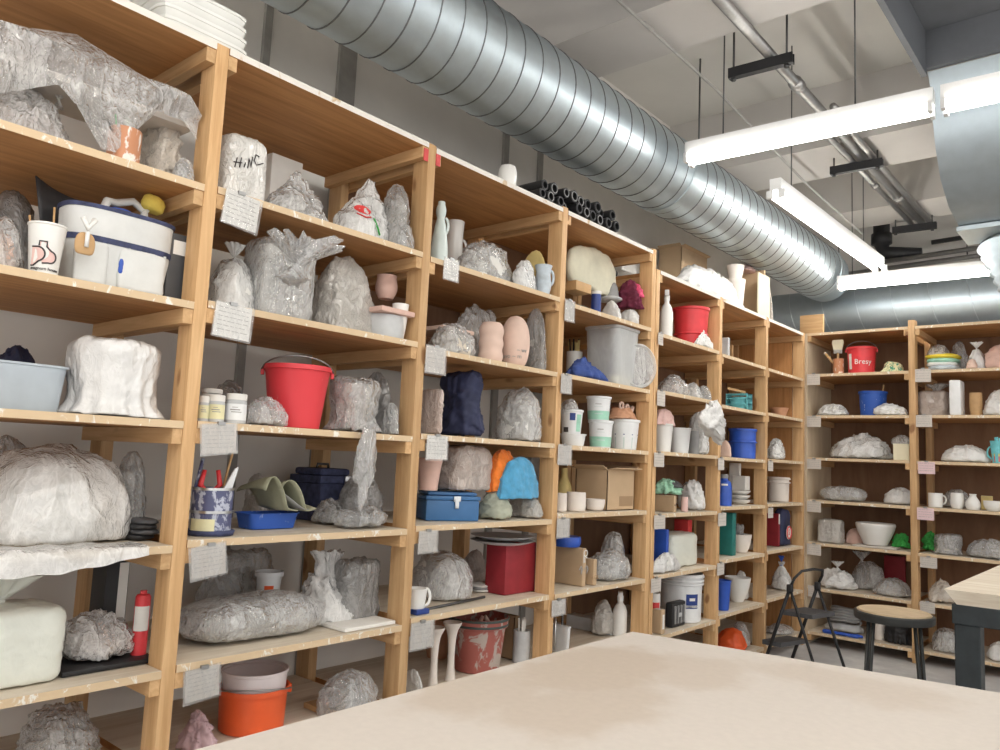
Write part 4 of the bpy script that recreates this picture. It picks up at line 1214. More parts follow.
put('bag','wrapped_pot','wrapped pot','big bowl shape wrapped in white plastic gathered at its foot',(-2.350,0.999,1.406),90,(0.263,0.270,0.233),{'f':'whitebag','c':'wrap_pink','p':'hat','ruf':0.1,'q':2.2,'a':0.035,'k':0.78,'kz':0.93})
put('bag','plastic_bag','bag','huge milky plastic bag filling left end of the fourth shelf',(-2.510,0.928,1.045),90,(0.476,0.420,0.280),{'f':'milky','c':'wrap_cream','p':'dome','a':0.04,'fq':2.0,'pl':0.09})
put('bag','plastic_bag','bag','pinkish bag squeezed behind the huge milky bag on fourth shelf',(-2.750,0.870,1.045),90,(0.244,0.160,0.310),{'f':'haze','c':'wrap_pink'})
put('curtain','plastic_film','plastic film','milky plastic film hanging over front edge of the fourth shelf',(-2.200,0.809,1.046),90,(0.520,0.020,0.055),{})
put('sheets','folded_bag','bag','flat black folded bags beside first post on fourth shelf',(-2.400,1.131,1.045),90,(0.090,0.200,0.060),{'m':['black','dark_grey'],'n':4})
put('bag','plastic_bag','bag','dark clear bag standing behind the flat black bags',(-2.440,1.120,1.045),90,(0.106,0.120,0.270),{'f':'dimfilm','c':'wrap_dark','p':'dome'})
put('bag','plastic_bag','bag','square clay block in greenish white plastic at lower left',(-2.370,0.799,0.693),90,(0.242,0.220,0.202),{'f':'greenwhite','c':'cream_clay','p':'block','q':5,'a':0.025,'kn':(0.17,0.09,-0.02,0.02,0.1)})
put('block','round_tray','tray','black plate under the clear bag of pink clay at lower left',(-2.410,1.046,0.693),90,(0.260,0.240,0.014),{'m':'black','n':'plate','bev':0.006})
put('bag','plastic_bag','bag','clear bag of pinkish clay resting on a black plate',(-2.410,1.049,0.708),90,(0.243,0.220,0.139),{'f':'haze','c':'wrap_pink','p':'mound','a':0.1,'k':0.72})
put('extinguisher','spray_can','can','red can with white label beside first post, lower left',(-2.360,1.154,0.693),63.9,(0.044,0.044,0.200),{})
put('block','box','box','black and white box at the back of lower left shelf',(-2.560,1.140,0.693),90,(0.072,0.100,0.278),{'n':'box','m':'black','lab':[(0.55,0.2,0.4,0.75,'paper')]})
put('bag','plastic_bag','bag','crumpled clear bag on the bottom left shelf, cut by frame',(-2.460,0.994,0.392),90,(0.234,0.300,0.196),{'f':'clear','c':'wrap_grey','a':0.1,'p':'dome'})
put('wrap','clay_block','clay','white wrapped clay block with handwriting, right of first post',(-2.360,1.344,2.136),90,(0.170,0.150,0.244),{'m':'wrap_white','p':'block','q':5,'a':0.03,'marks':[('line','ink',0.002,[(-0.3,0.46),(-0.27,0.6)]),('line','ink',0.002,[(-0.2,0.48),(-0.18,0.62)]),('line','ink',0.002,[(-0.33,0.53),(-0.16,0.55)]),('line','ink',0.002,[(-0.11,0.5),(-0.09,0.57)]),('line','ink',0.002,[(-0.04,0.5),(-0.02,0.64),(0.03,0.53),(0.05,0.68)]),('line','ink',0.002,[(0.2,0.72),(0.12,0.73),(0.09,0.64),(0.15,0.59),(0.3,0.65)])]})
put('carton','carton','box','flat white box at the back of the top shelf behind marked block',(-2.700,1.732,2.136),90,(0.145,0.080,0.374),{'m':'paper'})
put('bag','plastic_bag','bag','peaked clear bag on top shelf, second bay, beside the marked block',(-2.360,1.583,2.136),90,(0.281,0.200,0.222),{'f':'haze','c':'wrap_grey','p':'peak','a':0.1,'k':0.6})
put('bag','plastic_bag','bag','tall whitish bag with red and green print on the top shelf',(-2.370,1.900,2.136),90,(0.286,0.220,0.303),{'f':'milky','c':'wrap_white','p':'peak','a':0.07,'k':0.6,'lean':(0.1,0),'marks':[('patch','label_red',-0.18,0.42,0.1,0.07),('line','green_cloth',0.004,[(-0.06,0.32),(0.0,0.2),(0.04,0.12)]),('line','label_red',0.003,[(-0.3,0.34),(-0.2,0.3),(-0.1,0.33)])]})
put('bag','plastic_bag','bag','grey bag at right end of second bay top shelf, behind small bits',(-2.300,2.006,2.136),90,(0.103,0.160,0.283),{'f':'dimfilm','c':'wrap_grey','p':'dome'})
put('bag','plastic_bag','bag','small crumpled clear film bit at right end of the top shelf',(-2.240,2.012,2.136),90,(0.092,0.060,0.107),{'f':'crisp'})
put('bag','plastic_bag','bag','knotted bag of white clay right of first post, second shelf',(-2.360,1.358,1.777),90,(0.160,0.180,0.197),{'f':'milky','c':'white_clay','p':'dome','kn':(0.07,0.06,0.0,0),'k':0.93})
put('bag','plastic_bag','bag','square clay block in clear bag whose open mouth flares over it',(-2.330,1.516,1.777),90,(0.229,0.170,0.287),{'f':'clear','c':'white_clay','p':'block','q':5,'a':0.025,'k':0.95,'kn':(0.25,0.16,-0.1,-0.235,0.25,0.085),'kf':'crisp','fq':3})
put('wrap','clay_bundle','clay','dome of clay tightly wrapped in shiny crinkled film',(-2.370,1.828,1.777),90,(0.271,0.230,0.320),{'m':'wrap_grey','p':'dome','a':0.07,'fq':2.4,'q':2.2})
put('block','clay_slab','slab','pink clay slab lying right of the shiny wrapped dome',(-2.320,1.975,1.870),90,(0.170,0.220,0.020),{'m':'bisque_pink','n':'slab'})
put('vessel','pot','pot','brown pot behind the pink clay slab, second shelf',(-2.380,2.051,1.959),49,(0.097,0.097,0.096),{'m':'bisque_pink','pr':[(0.6,0),(1,0.4),(0.8,0.9),(0.85,1)]})
put('vessel','plaster_bat','disc','round grey bat under the pink clay slab',(-2.300,1.980,1.777),49,(0.160,0.160,0.090),{'m':'pale_grey','pr':[(0.95,0),(1,0.2),(1,0.8),(0.95,1)],'solid':1})
put('vessel','bowl','bowl','white bowl tipped beside second post on the second shelf',(-2.260,2.027,1.777),48,(0.066,0.066,0.144),{'m':'glaze_white','pr':[(0.5,0),(0.8,0.4),(1,1)]})
put('vessel','jar','jar','leftmost of three small white-lidded jars beside first post',(-2.270,1.246,1.410),61.2,(0.032,0.032,0.069),{'m':'pale_grey','lid':'paper','pr':[(0.96,0),(1,0.05),(1,0.78),(0.9,0.84),(0.9,0.9)],'lab':[(0.12,0.72,-70,70,'label_yellow'),(0.48,0.52,-30,22,'ink_faint'),(0.4,0.43,-24,30,'ink_faint'),(0.58,0.6,-20,10,'ink_faint')],'lh':0.02},'glaze jars on the third shelf')
put('vessel','jar','jar','middle small white-lidded jar with pale yellow label',(-2.270,1.288,1.410),60.4,(0.053,0.053,0.076),{'m':'pale_grey','lid':'paper','pr':[(0.96,0),(1,0.05),(1,0.78),(0.9,0.84),(0.9,0.9)],'lab':[(0.12,0.72,-70,70,'label_yellow'),(0.48,0.52,-30,22,'ink_faint'),(0.4,0.43,-24,30,'ink_faint'),(0.58,0.6,-20,10,'ink_faint')],'lh':0.02},'glaze jars on the third shelf')
put('vessel','jar','jar','rightmost and largest of three small white-lidded jars',(-2.270,1.357,1.410),59.1,(0.067,0.067,0.086),{'m':'pale_grey','lid':'paper','pr':[(0.96,0),(1,0.05),(1,0.78),(0.9,0.84),(0.9,0.9)],'lab':[(0.12,0.72,-70,70,'white_plastic'),(0.48,0.52,-30,22,'ink_faint'),(0.4,0.43,-24,30,'ink_faint'),(0.58,0.6,-20,10,'ink_faint')],'lh':0.02},'glaze jars on the third shelf')
put('vessel','jar','jar','small jar lid stack standing behind the three white-lidded jars',(-2.380,1.332,1.410),60.8,(0.068,0.068,0.105),{'m':'paper','lid':'paper','pr':[(0.96,0),(1,0.05),(1,0.85),(0.9,0.9)]})
put('bag','plastic_bag','bag','grey bag behind the small white-lidded jars',(-2.620,1.527,1.410),90,(0.144,0.200,0.178),{'f':'dimfilm','c':'wrap_grey'})
put('bag','plastic_bag','bag','clear netted film bag between the jars and red bucket',(-2.290,1.478,1.410),90,(0.180,0.120,0.104),{'f':'crisp','c':'wrap_pink','p':'mound','a':0.09,'k':0.6})
put('bucket','bucket','bucket','large red bucket with fallen wire handle and pale splashes',(-2.370,1.651,1.410),55.1,(0.244,0.244,0.223),{'m':'red_bucket','tp':0.72,'hd':62,'hl':0.9})
put('bag','wrapped_pot','wrapped pot','clay pot wrapped in clear film, loose film hanging below',(-2.340,1.897,1.410),90,(0.216,0.220,0.216),{'f':'clear','c':'wrap_beige','p':'hat','q':2,'cp':'pot','ruf':0.14,'k':0.85,'tail':[(-0.085,-0.172,-0.3,0.125,0.34,0.06)]})
put('bag','plastic_bag','bag','round crinkled film bundle right of the film-wrapped pot',(-2.270,2.020,1.410),90,(0.030,0.100,0.126),{'f':'crisp','c':'wrap_white','p':'dome'})
put('wrap','clay_bundle','clay','black bundle behind the film-wrapped pot, beside second post',(-2.410,2.057,1.410),90,(0.082,0.200,0.254),{'m':'wrap_dark','p':'dome'})
put('meshcup','tool_holder','tool holder','dark wire-mesh tool holder with pale scrap, right of first post',(-2.300,1.319,1.058),60.2,(0.128,0.128,0.145),{})
put('pliers','pliers','pliers','red-handled pliers standing in the mesh tool holder',(-2.300,1.307,1.181),90,(0.070,0.020,0.078),{'m':'red_plastic'})
put('blade','scraper','scraper','white pointed scraper standing in the mesh tool holder',(-2.270,1.352,1.176),90,(0.060,0.010,0.095),{})
put('stick','brush','brush','thin wooden brush leaning in the mesh tool holder',(-2.310,1.353,1.180),90,(0.008,0.008,0.144),{'m':'handle_wood','lx':0.03})
put('stick','modelling_tool','pottery tool','dark twisted tool at left in the mesh tool holder',(-2.310,1.261,1.190),90,(0.012,0.012,0.106),{'m':'mesh_blue','lx':0.02})
put('bin','plastic_basin','basin','low blue basin with white splashes under the olive sheets',(-2.420,1.602,1.058),90,(0.204,0.122,0.054),{'m':'blue_splash'})
put('folds','rubber_sheet','sheet','stiff olive sheets flopped over the low blue basin',(-2.400,1.616,1.115),90,(0.215,0.200,0.118),{})
put('toolbox','toolbox','tool box','black tool box at the back of the fourth shelf, second bay',(-2.640,1.993,1.058),90,(0.161,0.200,0.225),{'m':'navy_trim','lx':0.3})
put('wrap','clay_bundle','clay','round grey bundle behind the olive sheets',(-2.700,1.732,1.058),90,(0.072,0.150,0.185),{'m':'wrap_grey','p':'dome'})
put('bag','plastic_bag','bag','clear crumpled film heap below the hanging film tail',(-2.300,1.925,1.058),90,(0.258,0.160,0.078),{'f':'crisp','c':None,'p':'pillow','a':0.13})
put('bag','plastic_bag','bag','grey crumpled film heap right of the olive sheets',(-2.470,1.918,1.058),90,(0.147,0.180,0.102),{'f':'crisp','c':'wrap_grey','p':'mound','a':0.12,'k':0.6})
put('wrap','clay_bundle','clay','dark bag at back right of the fourth shelf, second bay',(-2.400,2.005,1.058),90,(0.181,0.200,0.196),{'m':'wrap_dark','p':'dome'})
put('bag','plastic_bag','bag','long shiny roll of clear plastic bags along the fifth shelf',(-2.390,1.557,0.702),90,(0.534,0.270,0.143),{'f':'crisp','c':'white_clay','p':'pillow','q':3.4,'a':0.05,'k':0.84,'fq':3.4})
put('bag','plastic_bag','bag','loose clear bag laid on the back of the shiny roll',(-2.720,1.706,0.702),90,(0.429,0.140,0.259),{'f':'dimfilm','c':'wrap_grey','p':'drape','k':0.7})
put('bucket','plastic_tub','tub','white tub with orange label behind the shiny roll',(-2.600,1.750,0.767),56.1,(0.106,0.106,0.107),{'m':'white_plastic','lab':[(0.3,0.55,-20,25,'orange_plastic')]})
put('bag','plastic_bag','bag','milky slumped bag with upright neck at middle of fifth shelf',(-2.440,1.917,0.702),90,(0.352,0.240,0.269),{'f':'milky','c':'wrap_white','p':[(0.95,0),(1,0.05),(0.95,0.18),(0.76,0.38),(0.5,0.58),(0.3,0.76),(0.26,0.86),(0.4,1),(0.3,0.99),(0,0.9)],'a':0.09,'k':0.55,'lean':(-0.1,0),'topf':0.2})
put('wrap','clay_block','clay','dark grey clay block in plastic at back of fifth shelf',(-2.380,1.997,0.702),90,(0.197,0.120,0.238),{'m':'wrap_dark','p':'block','q':4})
put('block','ware_board','board','thin pale board lying at right end of the fifth shelf',(-2.360,1.940,0.702),90,(0.240,0.280,0.014),{'m':'paper','n':'board'})
put('bucket','bucket','bucket','orange bucket with white pail nested inside, on bottom shelf',(-2.400,1.588,0.392),56.5,(0.238,0.238,0.140),{'m':'orange_plastic','tp':0.9,'inner':0.055,'im':'pinkish_plastic','hd':78,'hl':1.0})
put('cloth','cloth','cloth','dusty pink cloth heap at left of the orange bucket',(-2.330,1.355,0.392),90,(0.108,0.200,0.125),{'m':'pink_cloth','a':0.16,'ruf':0.2})
put('bag','plastic_bag','bag','crinkled clear bag beside second post on the bottom shelf',(-2.310,1.932,0.392),90,(0.246,0.200,0.152),{'f':'crisp','c':'wrap_grey','p':'dome','k':0.6})
put('block','wooden_bat','board','round-cornered brown board lying at back of bottom shelf',(-2.340,1.946,0.392),90,(0.220,0.220,0.020),{'m':'handle_wood','n':'board'})
put('vessel','pot','pot','small white pot standing alone on top of the tall shelving',(-2.280,2.659,2.578),40.6,(0.089,0.089,0.113),{'m':'glaze_white','pr':[(0.8,0),(1,0.3),(1,0.8),(0.8,1)]})
put('vessel','bottle_vase','vase','tall pale celadon bottle vase right of second post',(-2.300,2.260,2.129),45.5,(0.076,0.076,0.282),{'m':'celadon','pr':[(0.8,0),(1,0.1),(0.95,0.35),(0.7,0.55),(0.55,0.68),(0.4,0.74),(0.55,0.8),(0.6,0.88),(0.42,0.95),(0.4,1)],'ear':(1,0.5,0.75,0.35)})
put('vessel','pitcher','pitcher','tipped white pitcher behind the celadon bottle vase',(-2.620,2.679,2.129),44.4,(0.098,0.098,0.361),{'m':'glaze_white','pr':[(0.7,0),(1,0.3),(0.75,0.7),(0.9,1)],'ear':(1,0.3,0.75,0.5)})
put('bag','plastic_bag','bag','wide clear bag of white lumps on top shelf, third bay',(-2.390,2.653,2.129),90,(0.414,0.220,0.238),{'f':'clear','c':'white_clay','p':'mound','a':0.1,'k':0.85})
put('bag','plastic_bag','bag','bluish white bag right of the wide clear bag, third bay',(-2.270,2.806,2.129),90,(0.163,0.090,0.160),{'f':'milky','c':'blue_white','p':'mound','a':0.1})
put('vessel','jug','jug','small blue-white jug left of third post, top shelf',(-2.260,2.935,2.129),37.6,(0.087,0.087,0.149),{'m':'blue_white','pr':[(0.7,0),(1,0.35),(0.75,0.75),(1,1)],'ear':(1,0.35,0.85,0.4)})
put('wrap','bundle','bundle','yellow bundle at back of third bay top shelf',(-2.340,2.963,2.129),90,(0.030,0.200,0.252),{'m':'yellow_tool'})
put('block','clay_slab','slab','pale pink slab sticking out right of second post',(-2.450,2.438,1.880),90,(0.200,0.240,0.018),{'m':'bisque','n':'slab'})
put('bag','plastic_bag','bag','clear bag of beige clay at left, second shelf of third bay',(-2.350,2.417,1.764),90,(0.270,0.200,0.159),{'f':'haze','c':'beige_clay','a':0.1})
put('bag','plastic_bag','bag','loose clear bags behind the beige clay, third bay',(-2.480,2.735,1.764),90,(0.410,0.160,0.315),{'f':'haze','c':'wrap_beige','a':0.12,'p':'mound','k':0.7})
put('vessel','vase','vase','pink vase with rippled waisted sides',(-2.290,2.608,1.764),41.3,(0.117,0.117,0.181),{'m':'bisque','pr':[(0.8,0),(0.9,0.05),(1,0.18),(0.86,0.32),(1,0.48),(0.86,0.62),(1,0.78),(0.9,0.92),(0.7,1)]})
put('vessel','vase','vase','pink egg-shaped closed vase with scribbled marks',(-2.290,2.778,1.764),39.5,(0.140,0.140,0.242),{'m':'bisque','pr':[(0.6,0),(0.85,0.1),(1,0.35),(1,0.55),(0.85,0.8),(0.5,0.96),(0.12,1)],'txt':[('ovo ~ m',0.028,0.18,-12,'ink_faint'),('~ wv',0.026,0.3,30,'ink_faint')]})
put('bag','plastic_bag','bag','grey bag beside third post behind the egg vase',(-2.300,2.936,1.764),90,(0.030,0.160,0.313),{'f':'dimfilm','c':'wrap_grey','p':'dome'})
put('block','ware_board','board','white board leaning at third post behind egg vase',(-2.300,3.002,1.764),90,(0.030,0.020,0.162),{'m':'paper','n':'board'})
put('wrap','clay_bundle','clay','pinkish grey wrapped clay right of second post',(-2.310,2.273,1.423),90,(0.030,0.140,0.194),{'m':'wrap_pink','p':'block'})
put('cloth','cloth_bag','bag','navy blue cloth bag standing on the third shelf',(-2.360,2.514,1.423),90,(0.151,0.220,0.313),{'m':'navy_cloth','p':'block','a':0.1,'q':3,'ruf':0.02})
put('bag','sack','bag','pale grey plump sack at right of third shelf, third bay',(-2.340,2.892,1.423),90,(0.174,0.260,0.267),{'f':'haze','c':'wrap_white','p':'dome','k':0.9})
put('toolbox','toolbox','tool box','blue metal tool box with steel latch',(-2.370,2.460,1.067),62,(0.236,0.170,0.130),{})
put('vessel','flower_pot','pot','pink clay flower pot on the left of blue tool box',(-2.320,2.291,1.195),45.4,(0.107,0.107,0.132),{'m':'bisque_pink','pr':[(0.7,0),(0.95,0.85),(1,0.86),(1,1)]})
put('wrap','clay_bundle','clay','shiny crinkled bag of brown clay on the blue tool box',(-2.340,2.530,1.190),90,(0.258,0.160,0.205),{'m':'wrap_brown','p':'block','q':4,'a':0.05,'fq':2.4})
put('wrap','clay_bundle','clay','crinkled green-grey bag of clay between tool box and third post',(-2.300,2.701,1.067),90,(0.155,0.160,0.143),{'m':'green_clay','p':'mound','a':0.08})
put('wrap','clay_bundle','clay','grey bag of clay under the blue towel',(-2.320,2.936,1.067),90,(0.089,0.220,0.128),{'m':'wrap_grey','p':'mound','a':0.05})
put('cloth','towel','towel','bright orange towel hanging down over the clay bags',(-2.300,2.736,1.183),90,(0.193,0.100,0.209),{'m':'orange_cloth','a':0.07,'p':'dome','ruf':0.06,'pl':0.1})
put('cloth','towel','towel','blue towel draped over the grey bag beside third post',(-2.255,2.808,1.158),90,(0.300,0.080,0.200),{'m':'blue_cloth','a':0.05,'p':'dome','ruf':0.06,'pl':0.1})
put('bag','plastic_bag','bag','big puffed clear bag at left of fifth shelf, third bay',(-2.460,2.544,0.721),90,(0.266,0.300,0.210),{'f':'haze','c':'wrap_white','p':'dome','k':0.9,'a':0.05})
put('vessel','mug','mug','white mug with loop handle beside second post, fifth shelf',(-2.260,2.198,0.721),45.8,(0.086,0.086,0.095),{'m':'glaze_white','pr':[(0.76,0),(0.78,0.03),(0.97,0.93),(1.02,0.95),(1.02,1)],'ear':(1,0.3,1.0,0.45)})
put('block','blue_lid','lid','small dark blue lid lying before the white mug',(-2.250,2.197,0.721),90,(0.070,0.070,0.020),{'m':'label_blue','n':'lid'})
put('block','binder','binder','dark red binder standing at back of fifth shelf, third bay',(-2.360,2.904,0.721),90,(0.225,0.120,0.228),{'m':'dark_red','n':'cover'})
put('carton','carton','box','brown carton standing right of the red binder',(-2.360,3.004,0.721),90,(0.038,0.080,0.138),{'m':'card_dark'})
put('wrap','bundle','bundle','brown paper bundle left of the red binder',(-2.620,2.932,0.721),90,(0.175,0.100,0.171),{'m':'wrap_brown'})
put('vessel','plate','plate','upper of two pale plates lying above the red binder',(-2.360,2.833,0.965),38.6,(0.300,0.300,0.020),{'m':'pale_grey','pr':[(0.5,0),(0.8,0.4),(1,1)]})
put('vessel','plate','plate','lower of two pale plates lying above the red binder',(-2.360,2.833,0.943),38.6,(0.300,0.300,0.020),{'m':'pale_grey','pr':[(0.5,0),(0.8,0.4),(1,1)]})
put('sheets','paper_pile','papers','little pile of papers in front of the red binder',(-2.460,2.803,0.721),90,(0.130,0.140,0.030),{'m':['paper','mid_grey','paper'],'n':3})
put('stick','metal_rod','rod','thin dark rod lying along front of fifth shelf, third bay',(-2.280,2.251,0.721),90,(0.012,0.012,0.014),{'m':'dark_steel','lx':0.38})
put('goblet','goblet','goblet','left of two white clay trumpet goblets on bottom shelf',(-2.320,2.379,0.392),44.3,(0.078,0.078,0.240),{},'white clay goblets on the bottom shelf')
put('goblet','goblet','goblet','right of two white clay trumpet goblets on bottom shelf',(-2.350,2.512,0.392),43.1,(0.081,0.081,0.240),{},'white clay goblets on the bottom shelf')
put('bucket','bucket','bucket','dark bucket streaked with grey and red slip',(-2.400,2.736,0.392),41.3,(0.272,0.272,0.235),{'m':'bucket_redslip','rm':'bucket_dark','ribs':[0.97,0.86],'rim':0.03})
put('tongs','tongs','tongs','pink tongs standing up out of the dark bucket',(-2.420,2.795,0.437),90,(0.080,0.020,0.175),{})
put('vessel','pot','pot','brown-orange pot at the back left of bottom shelf, third bay',(-2.660,2.746,0.392),44.1,(0.133,0.133,0.178),{'m':'terracotta','pr':[(0.7,0),(1,0.4),(0.8,0.85),(0.9,1)]})
put('carton','carton','box','open brown carton at back right of bottom shelf, third bay',(-2.480,2.990,0.392),90,(0.030,0.200,0.197),{'m':'card_dark','op':0.3})
put('vessel','jar','jar','clear jar of white rods beside third post on bottom shelf',(-2.340,2.983,0.392),38.1,(0.080,0.080,0.146),{'m':'pale_grey','pr':[(1,0),(1,0.03),(1,0.97),(1,1)],'sticks':[('rod',8,0.06,0.005,'paper')]})
put('wrap','clay_bundle','clay','white crumpled bundle beside second post, bottom shelf',(-2.300,2.245,0.392),90,(0.030,0.120,0.103),{'m':'wrap_white'})
put('padbag','cushion_bag','bag','cream pillow-shaped cloth bag with black corner',(-2.400,3.561,2.287),90,(0.510,0.080,0.258),{'m':'cream_cloth'})
put('block','wood_block','block','short wooden block lying under the cream bag',(-2.300,3.270,2.214),90,(0.140,0.100,0.050),{'m':'handle_wood','n':'block'})
put('block','clay_cutter','pottery tool','black tool under the wooden block',(-2.290,3.260,2.121),90,(0.100,0.090,0.020),{'m':'black','n':'tool_body'})
put('vessel','jar','jar','small blue jar below the cream bag',(-2.280,3.432,2.121),33.6,(0.053,0.053,0.122),{'m':'label_blue','lid':'paper','pr':[(1,0),(1,0.03),(1,0.97),(1,1)]})
put('hatcap','hat','hat','grey round hat with brim on the top shelf, fourth bay',(-2.400,3.754,2.266),90,(0.149,0.149,0.124),{})
put('cloth','drawstring_bag','bag','maroon and hot pink drawstring bag beside fourth post',(-2.320,3.824,2.220),90,(0.090,0.200,0.190),{'m':['maroon_cloth','hotpink_cloth'],'a':0.12})
put('bag','plastic_bag','bag','white bag under the grey hat',(-2.320,3.645,2.121),90,(0.052,0.140,0.128),{'f':'whitebag','c':'white_clay'})
put('bag','plastic_bag','bag','white bag under the maroon drawstring bag',(-2.300,3.811,2.121),90,(0.079,0.130,0.104),{'f':'whitebag','c':'white_clay','p':'pillow'})
put('cardtext','hanging_paper','paper','white paper fixed to back panel above drawstring bag',(-2.835,4.672,2.695),90,(0.200,0.010,0.072),{})
put('cloth','cloth','cloth','dark blue rag heap in front of the translucent bin',(-2.310,3.416,1.766),90,(0.330,0.160,0.141),{'m':'blue_rag','a':0.11,'p':'peak','lean':(-0.3,0)})
put('vessel','tool_jar','jar','jar of yellow-handled tools behind blue rag',(-2.540,3.620,1.766),35.1,(0.091,0.091,0.198),{'m':'glaze_white','pr':[(1,0),(1,0.03),(1,0.97),(1,1)],'sticks':[('tool',6,0.07,0.008,'yellow_tool'),('dark_tool',3,0.1,0.005,'black')]})
put('bin','bin','bin','translucent tapered bin with yellowish residue',(-2.340,3.701,1.766),90,(0.267,0.227,0.327),{'fill':'cream_sheet'})
put('ringlid','round_cover','lid','round clear lid leaning against fourth post beside the bin',(-2.235,3.806,1.766),90,(0.130,0.030,0.252),{'yaw':-20})
put('vessel','food_tub','tub','green-banded white tub at bottom of the stack of two tubs',(-2.290,3.530,1.421),33,(0.133,0.133,0.143),{'m':'white_plastic','pr':[(0.8,0),(0.82,0.03),(0.96,0.9),(1.03,0.92),(1.03,1)],'sm':0,'th':0.003,'lab':[(0.04,0.4,-160,160,'tub_green'),(0.66,0.685,-16,14,'ink_faint'),(0.56,0.575,-22,20,'celadon'),(0.26,0.29,-20,24,'celadon')]},'white food tubs on the third shelf')
put('vessel','food_tub','tub','green-banded white tub on top of another tub',(-2.290,3.503,1.562),33.2,(0.133,0.133,0.129),{'m':'white_plastic','pr':[(0.8,0),(0.82,0.03),(0.96,0.9),(1.03,0.92),(1.03,1)],'sm':0,'th':0.003,'lab':[(0.04,0.4,-160,160,'tub_green'),(0.66,0.685,-16,14,'ink_faint'),(0.56,0.575,-22,20,'celadon'),(0.26,0.29,-20,24,'celadon')]},'white food tubs on the third shelf')
put('vessel','food_tub','tub','white tub with dark square mark, left of the tub stack',(-2.300,3.272,1.480),35.1,(0.117,0.117,0.123),{'m':'white_plastic','pr':[(0.8,0),(0.82,0.03),(0.96,0.9),(1.03,0.92),(1.03,1)],'sm':0,'th':0.003,'lab':[(0.06,0.26,-50,-18,'ink'),(0.1,0.8,28,60,'tub_green'),(0.55,0.85,-10,20,'label_blue')]},'white food tubs on the third shelf')
put('vessel','food_tub','tub','short wide white tub under the tub with dark mark',(-2.300,3.290,1.421),35,(0.133,0.133,0.060),{'m':'white_plastic','pr':[(0.8,0),(0.82,0.03),(0.96,0.9),(1.03,0.92),(1.03,1)],'sm':0,'th':0.003},'white food tubs on the third shelf')
put('vessel','food_tub','tub','widest pale tub, right of stack and carrying terracotta piece',(-2.300,3.785,1.421),31.2,(0.172,0.172,0.166),{'m':'white_plastic','pr':[(0.8,0),(0.82,0.03),(0.96,0.9),(1.03,0.92),(1.03,1)],'sm':0,'th':0.003,'lab':[(0.04,0.4,-150,150,'celadon'),(0.48,0.51,-150,150,'label_blue')]},'white food tubs on the third shelf')
put('creature','hand_built_pot','pottery','terracotta hand-built piece with loops on the widest tub',(-2.300,3.759,1.586),90,(0.225,0.157,0.096),{})
put('bag','plastic_bag','bag','clear crinkled bag on top of the tub with dark mark',(-2.300,3.249,1.596),90,(0.090,0.100,0.067),{'f':'haze','c':'wrap_grey'})
put('vessel','cup','cup','leftmost of three plain white clay cups, at third post',(-2.290,3.187,1.091),35.7,(0.064,0.064,0.091),{'m':'bisque_pale','pr':[(0.8,0),(0.95,0.04),(1,0.3),(0.97,0.9),(0.94,1)]})
put('vessel','cup','cup','tallest of three plain white clay cups',(-2.280,3.307,1.091),34.6,(0.101,0.101,0.096),{'m':'bisque_pale','pr':[(0.8,0),(0.95,0.04),(1,0.3),(0.97,0.9),(0.94,1)]})
put('vessel','cup','cup','short wide white clay cup in front of the open carton',(-2.280,3.482,1.091),33.2,(0.104,0.104,0.060),{'m':'bisque_pale','pr':[(0.6,0),(0.85,0.1),(1,0.6),(1,1)]})
put('carton','carton','box','open brown carton behind the short white cup',(-2.350,3.687,1.091),90,(0.275,0.200,0.213),{'op':0.5,'lab':[(0.45,0.1,0.5,0.25,'card_dark')]})
put('vessel','bottle','bottle','brown glass bottle behind the white clay cups',(-2.500,3.507,1.091),35.5,(0.087,0.087,0.213),{'m':'yellow_tool','pr':[(1,0),(1,0.55),(0.4,0.75),(0.4,1)]})
put('carton','carton','box','taped cardboard box with two arrows, beside third post',(-2.350,3.342,0.719),90,(0.030,0.220,0.189),{'lab':[(0.1,0.62,0.55,0.2,'paper_old')],'txt':[(0.3,0.42,'↑↑',0.06,'ink_faint'),(0.72,0.86,'Q',0.05,'paper')]})
put('carton','carton','box','small low cardboard box printed with brown letters',(-2.290,3.428,0.719),90,(0.030,0.120,0.130),{'txt':[(0.5,0.3,'4 GIL',0.03,'card_dark')]})
put('vessel','lid','lid','blue disc lid lying on the taped cardboard box',(-2.340,3.325,0.910),35.1,(0.143,0.143,0.050),{'m':'blue_plastic','pr':[(0.9,0),(1,0.3),(1,0.8),(0.95,1)],'solid':1})
put('bag','plastic_bag','bag','clear pillow-like bag at right of fifth shelf, fourth bay',(-2.330,3.702,0.719),90,(0.325,0.240,0.165),{'f':'crisp','c':'wrap_white','p':'mound','k':0.75})
put('bag','plastic_bag','bag','upright grey bag at back of fifth shelf, fourth bay',(-2.380,3.833,0.719),90,(0.150,0.160,0.253),{'f':'haze','c':'wrap_grey','p':'dome'})
put('bin','tool_box','box','small white box of tools standing on bottom shelf',(-2.340,3.291,0.392),90,(0.030,0.120,0.130),{'m':'white_plastic'})
put('stick','chisel','pottery tool','left steel tool standing in the small white box',(-2.340,3.249,0.406),90,(0.012,0.012,0.155),{'m':'steel'})
put('stick','chisel','pottery tool','right dark tool standing in the small white box',(-2.340,3.309,0.397),90,(0.012,0.012,0.176),{'m':'dark_steel'})
put('spray','spray_bottle','bottle','white spray bottle beside fourth post on the bottom shelf',(-2.340,3.861,0.392),31.2,(0.077,0.077,0.240),{})
put('block','plaster_slab','slab','pale grey slab lying across bottom shelf, fourth bay',(-2.520,3.855,0.392),90,(0.082,0.300,0.070),{'m':'pale_grey','n':'slab'})
put('wrap','clay_bundle','clay','grey wrapped bundle left of the white spray bottle',(-2.420,3.812,0.392),90,(0.154,0.140,0.197),{'m':'wrap_grey'})
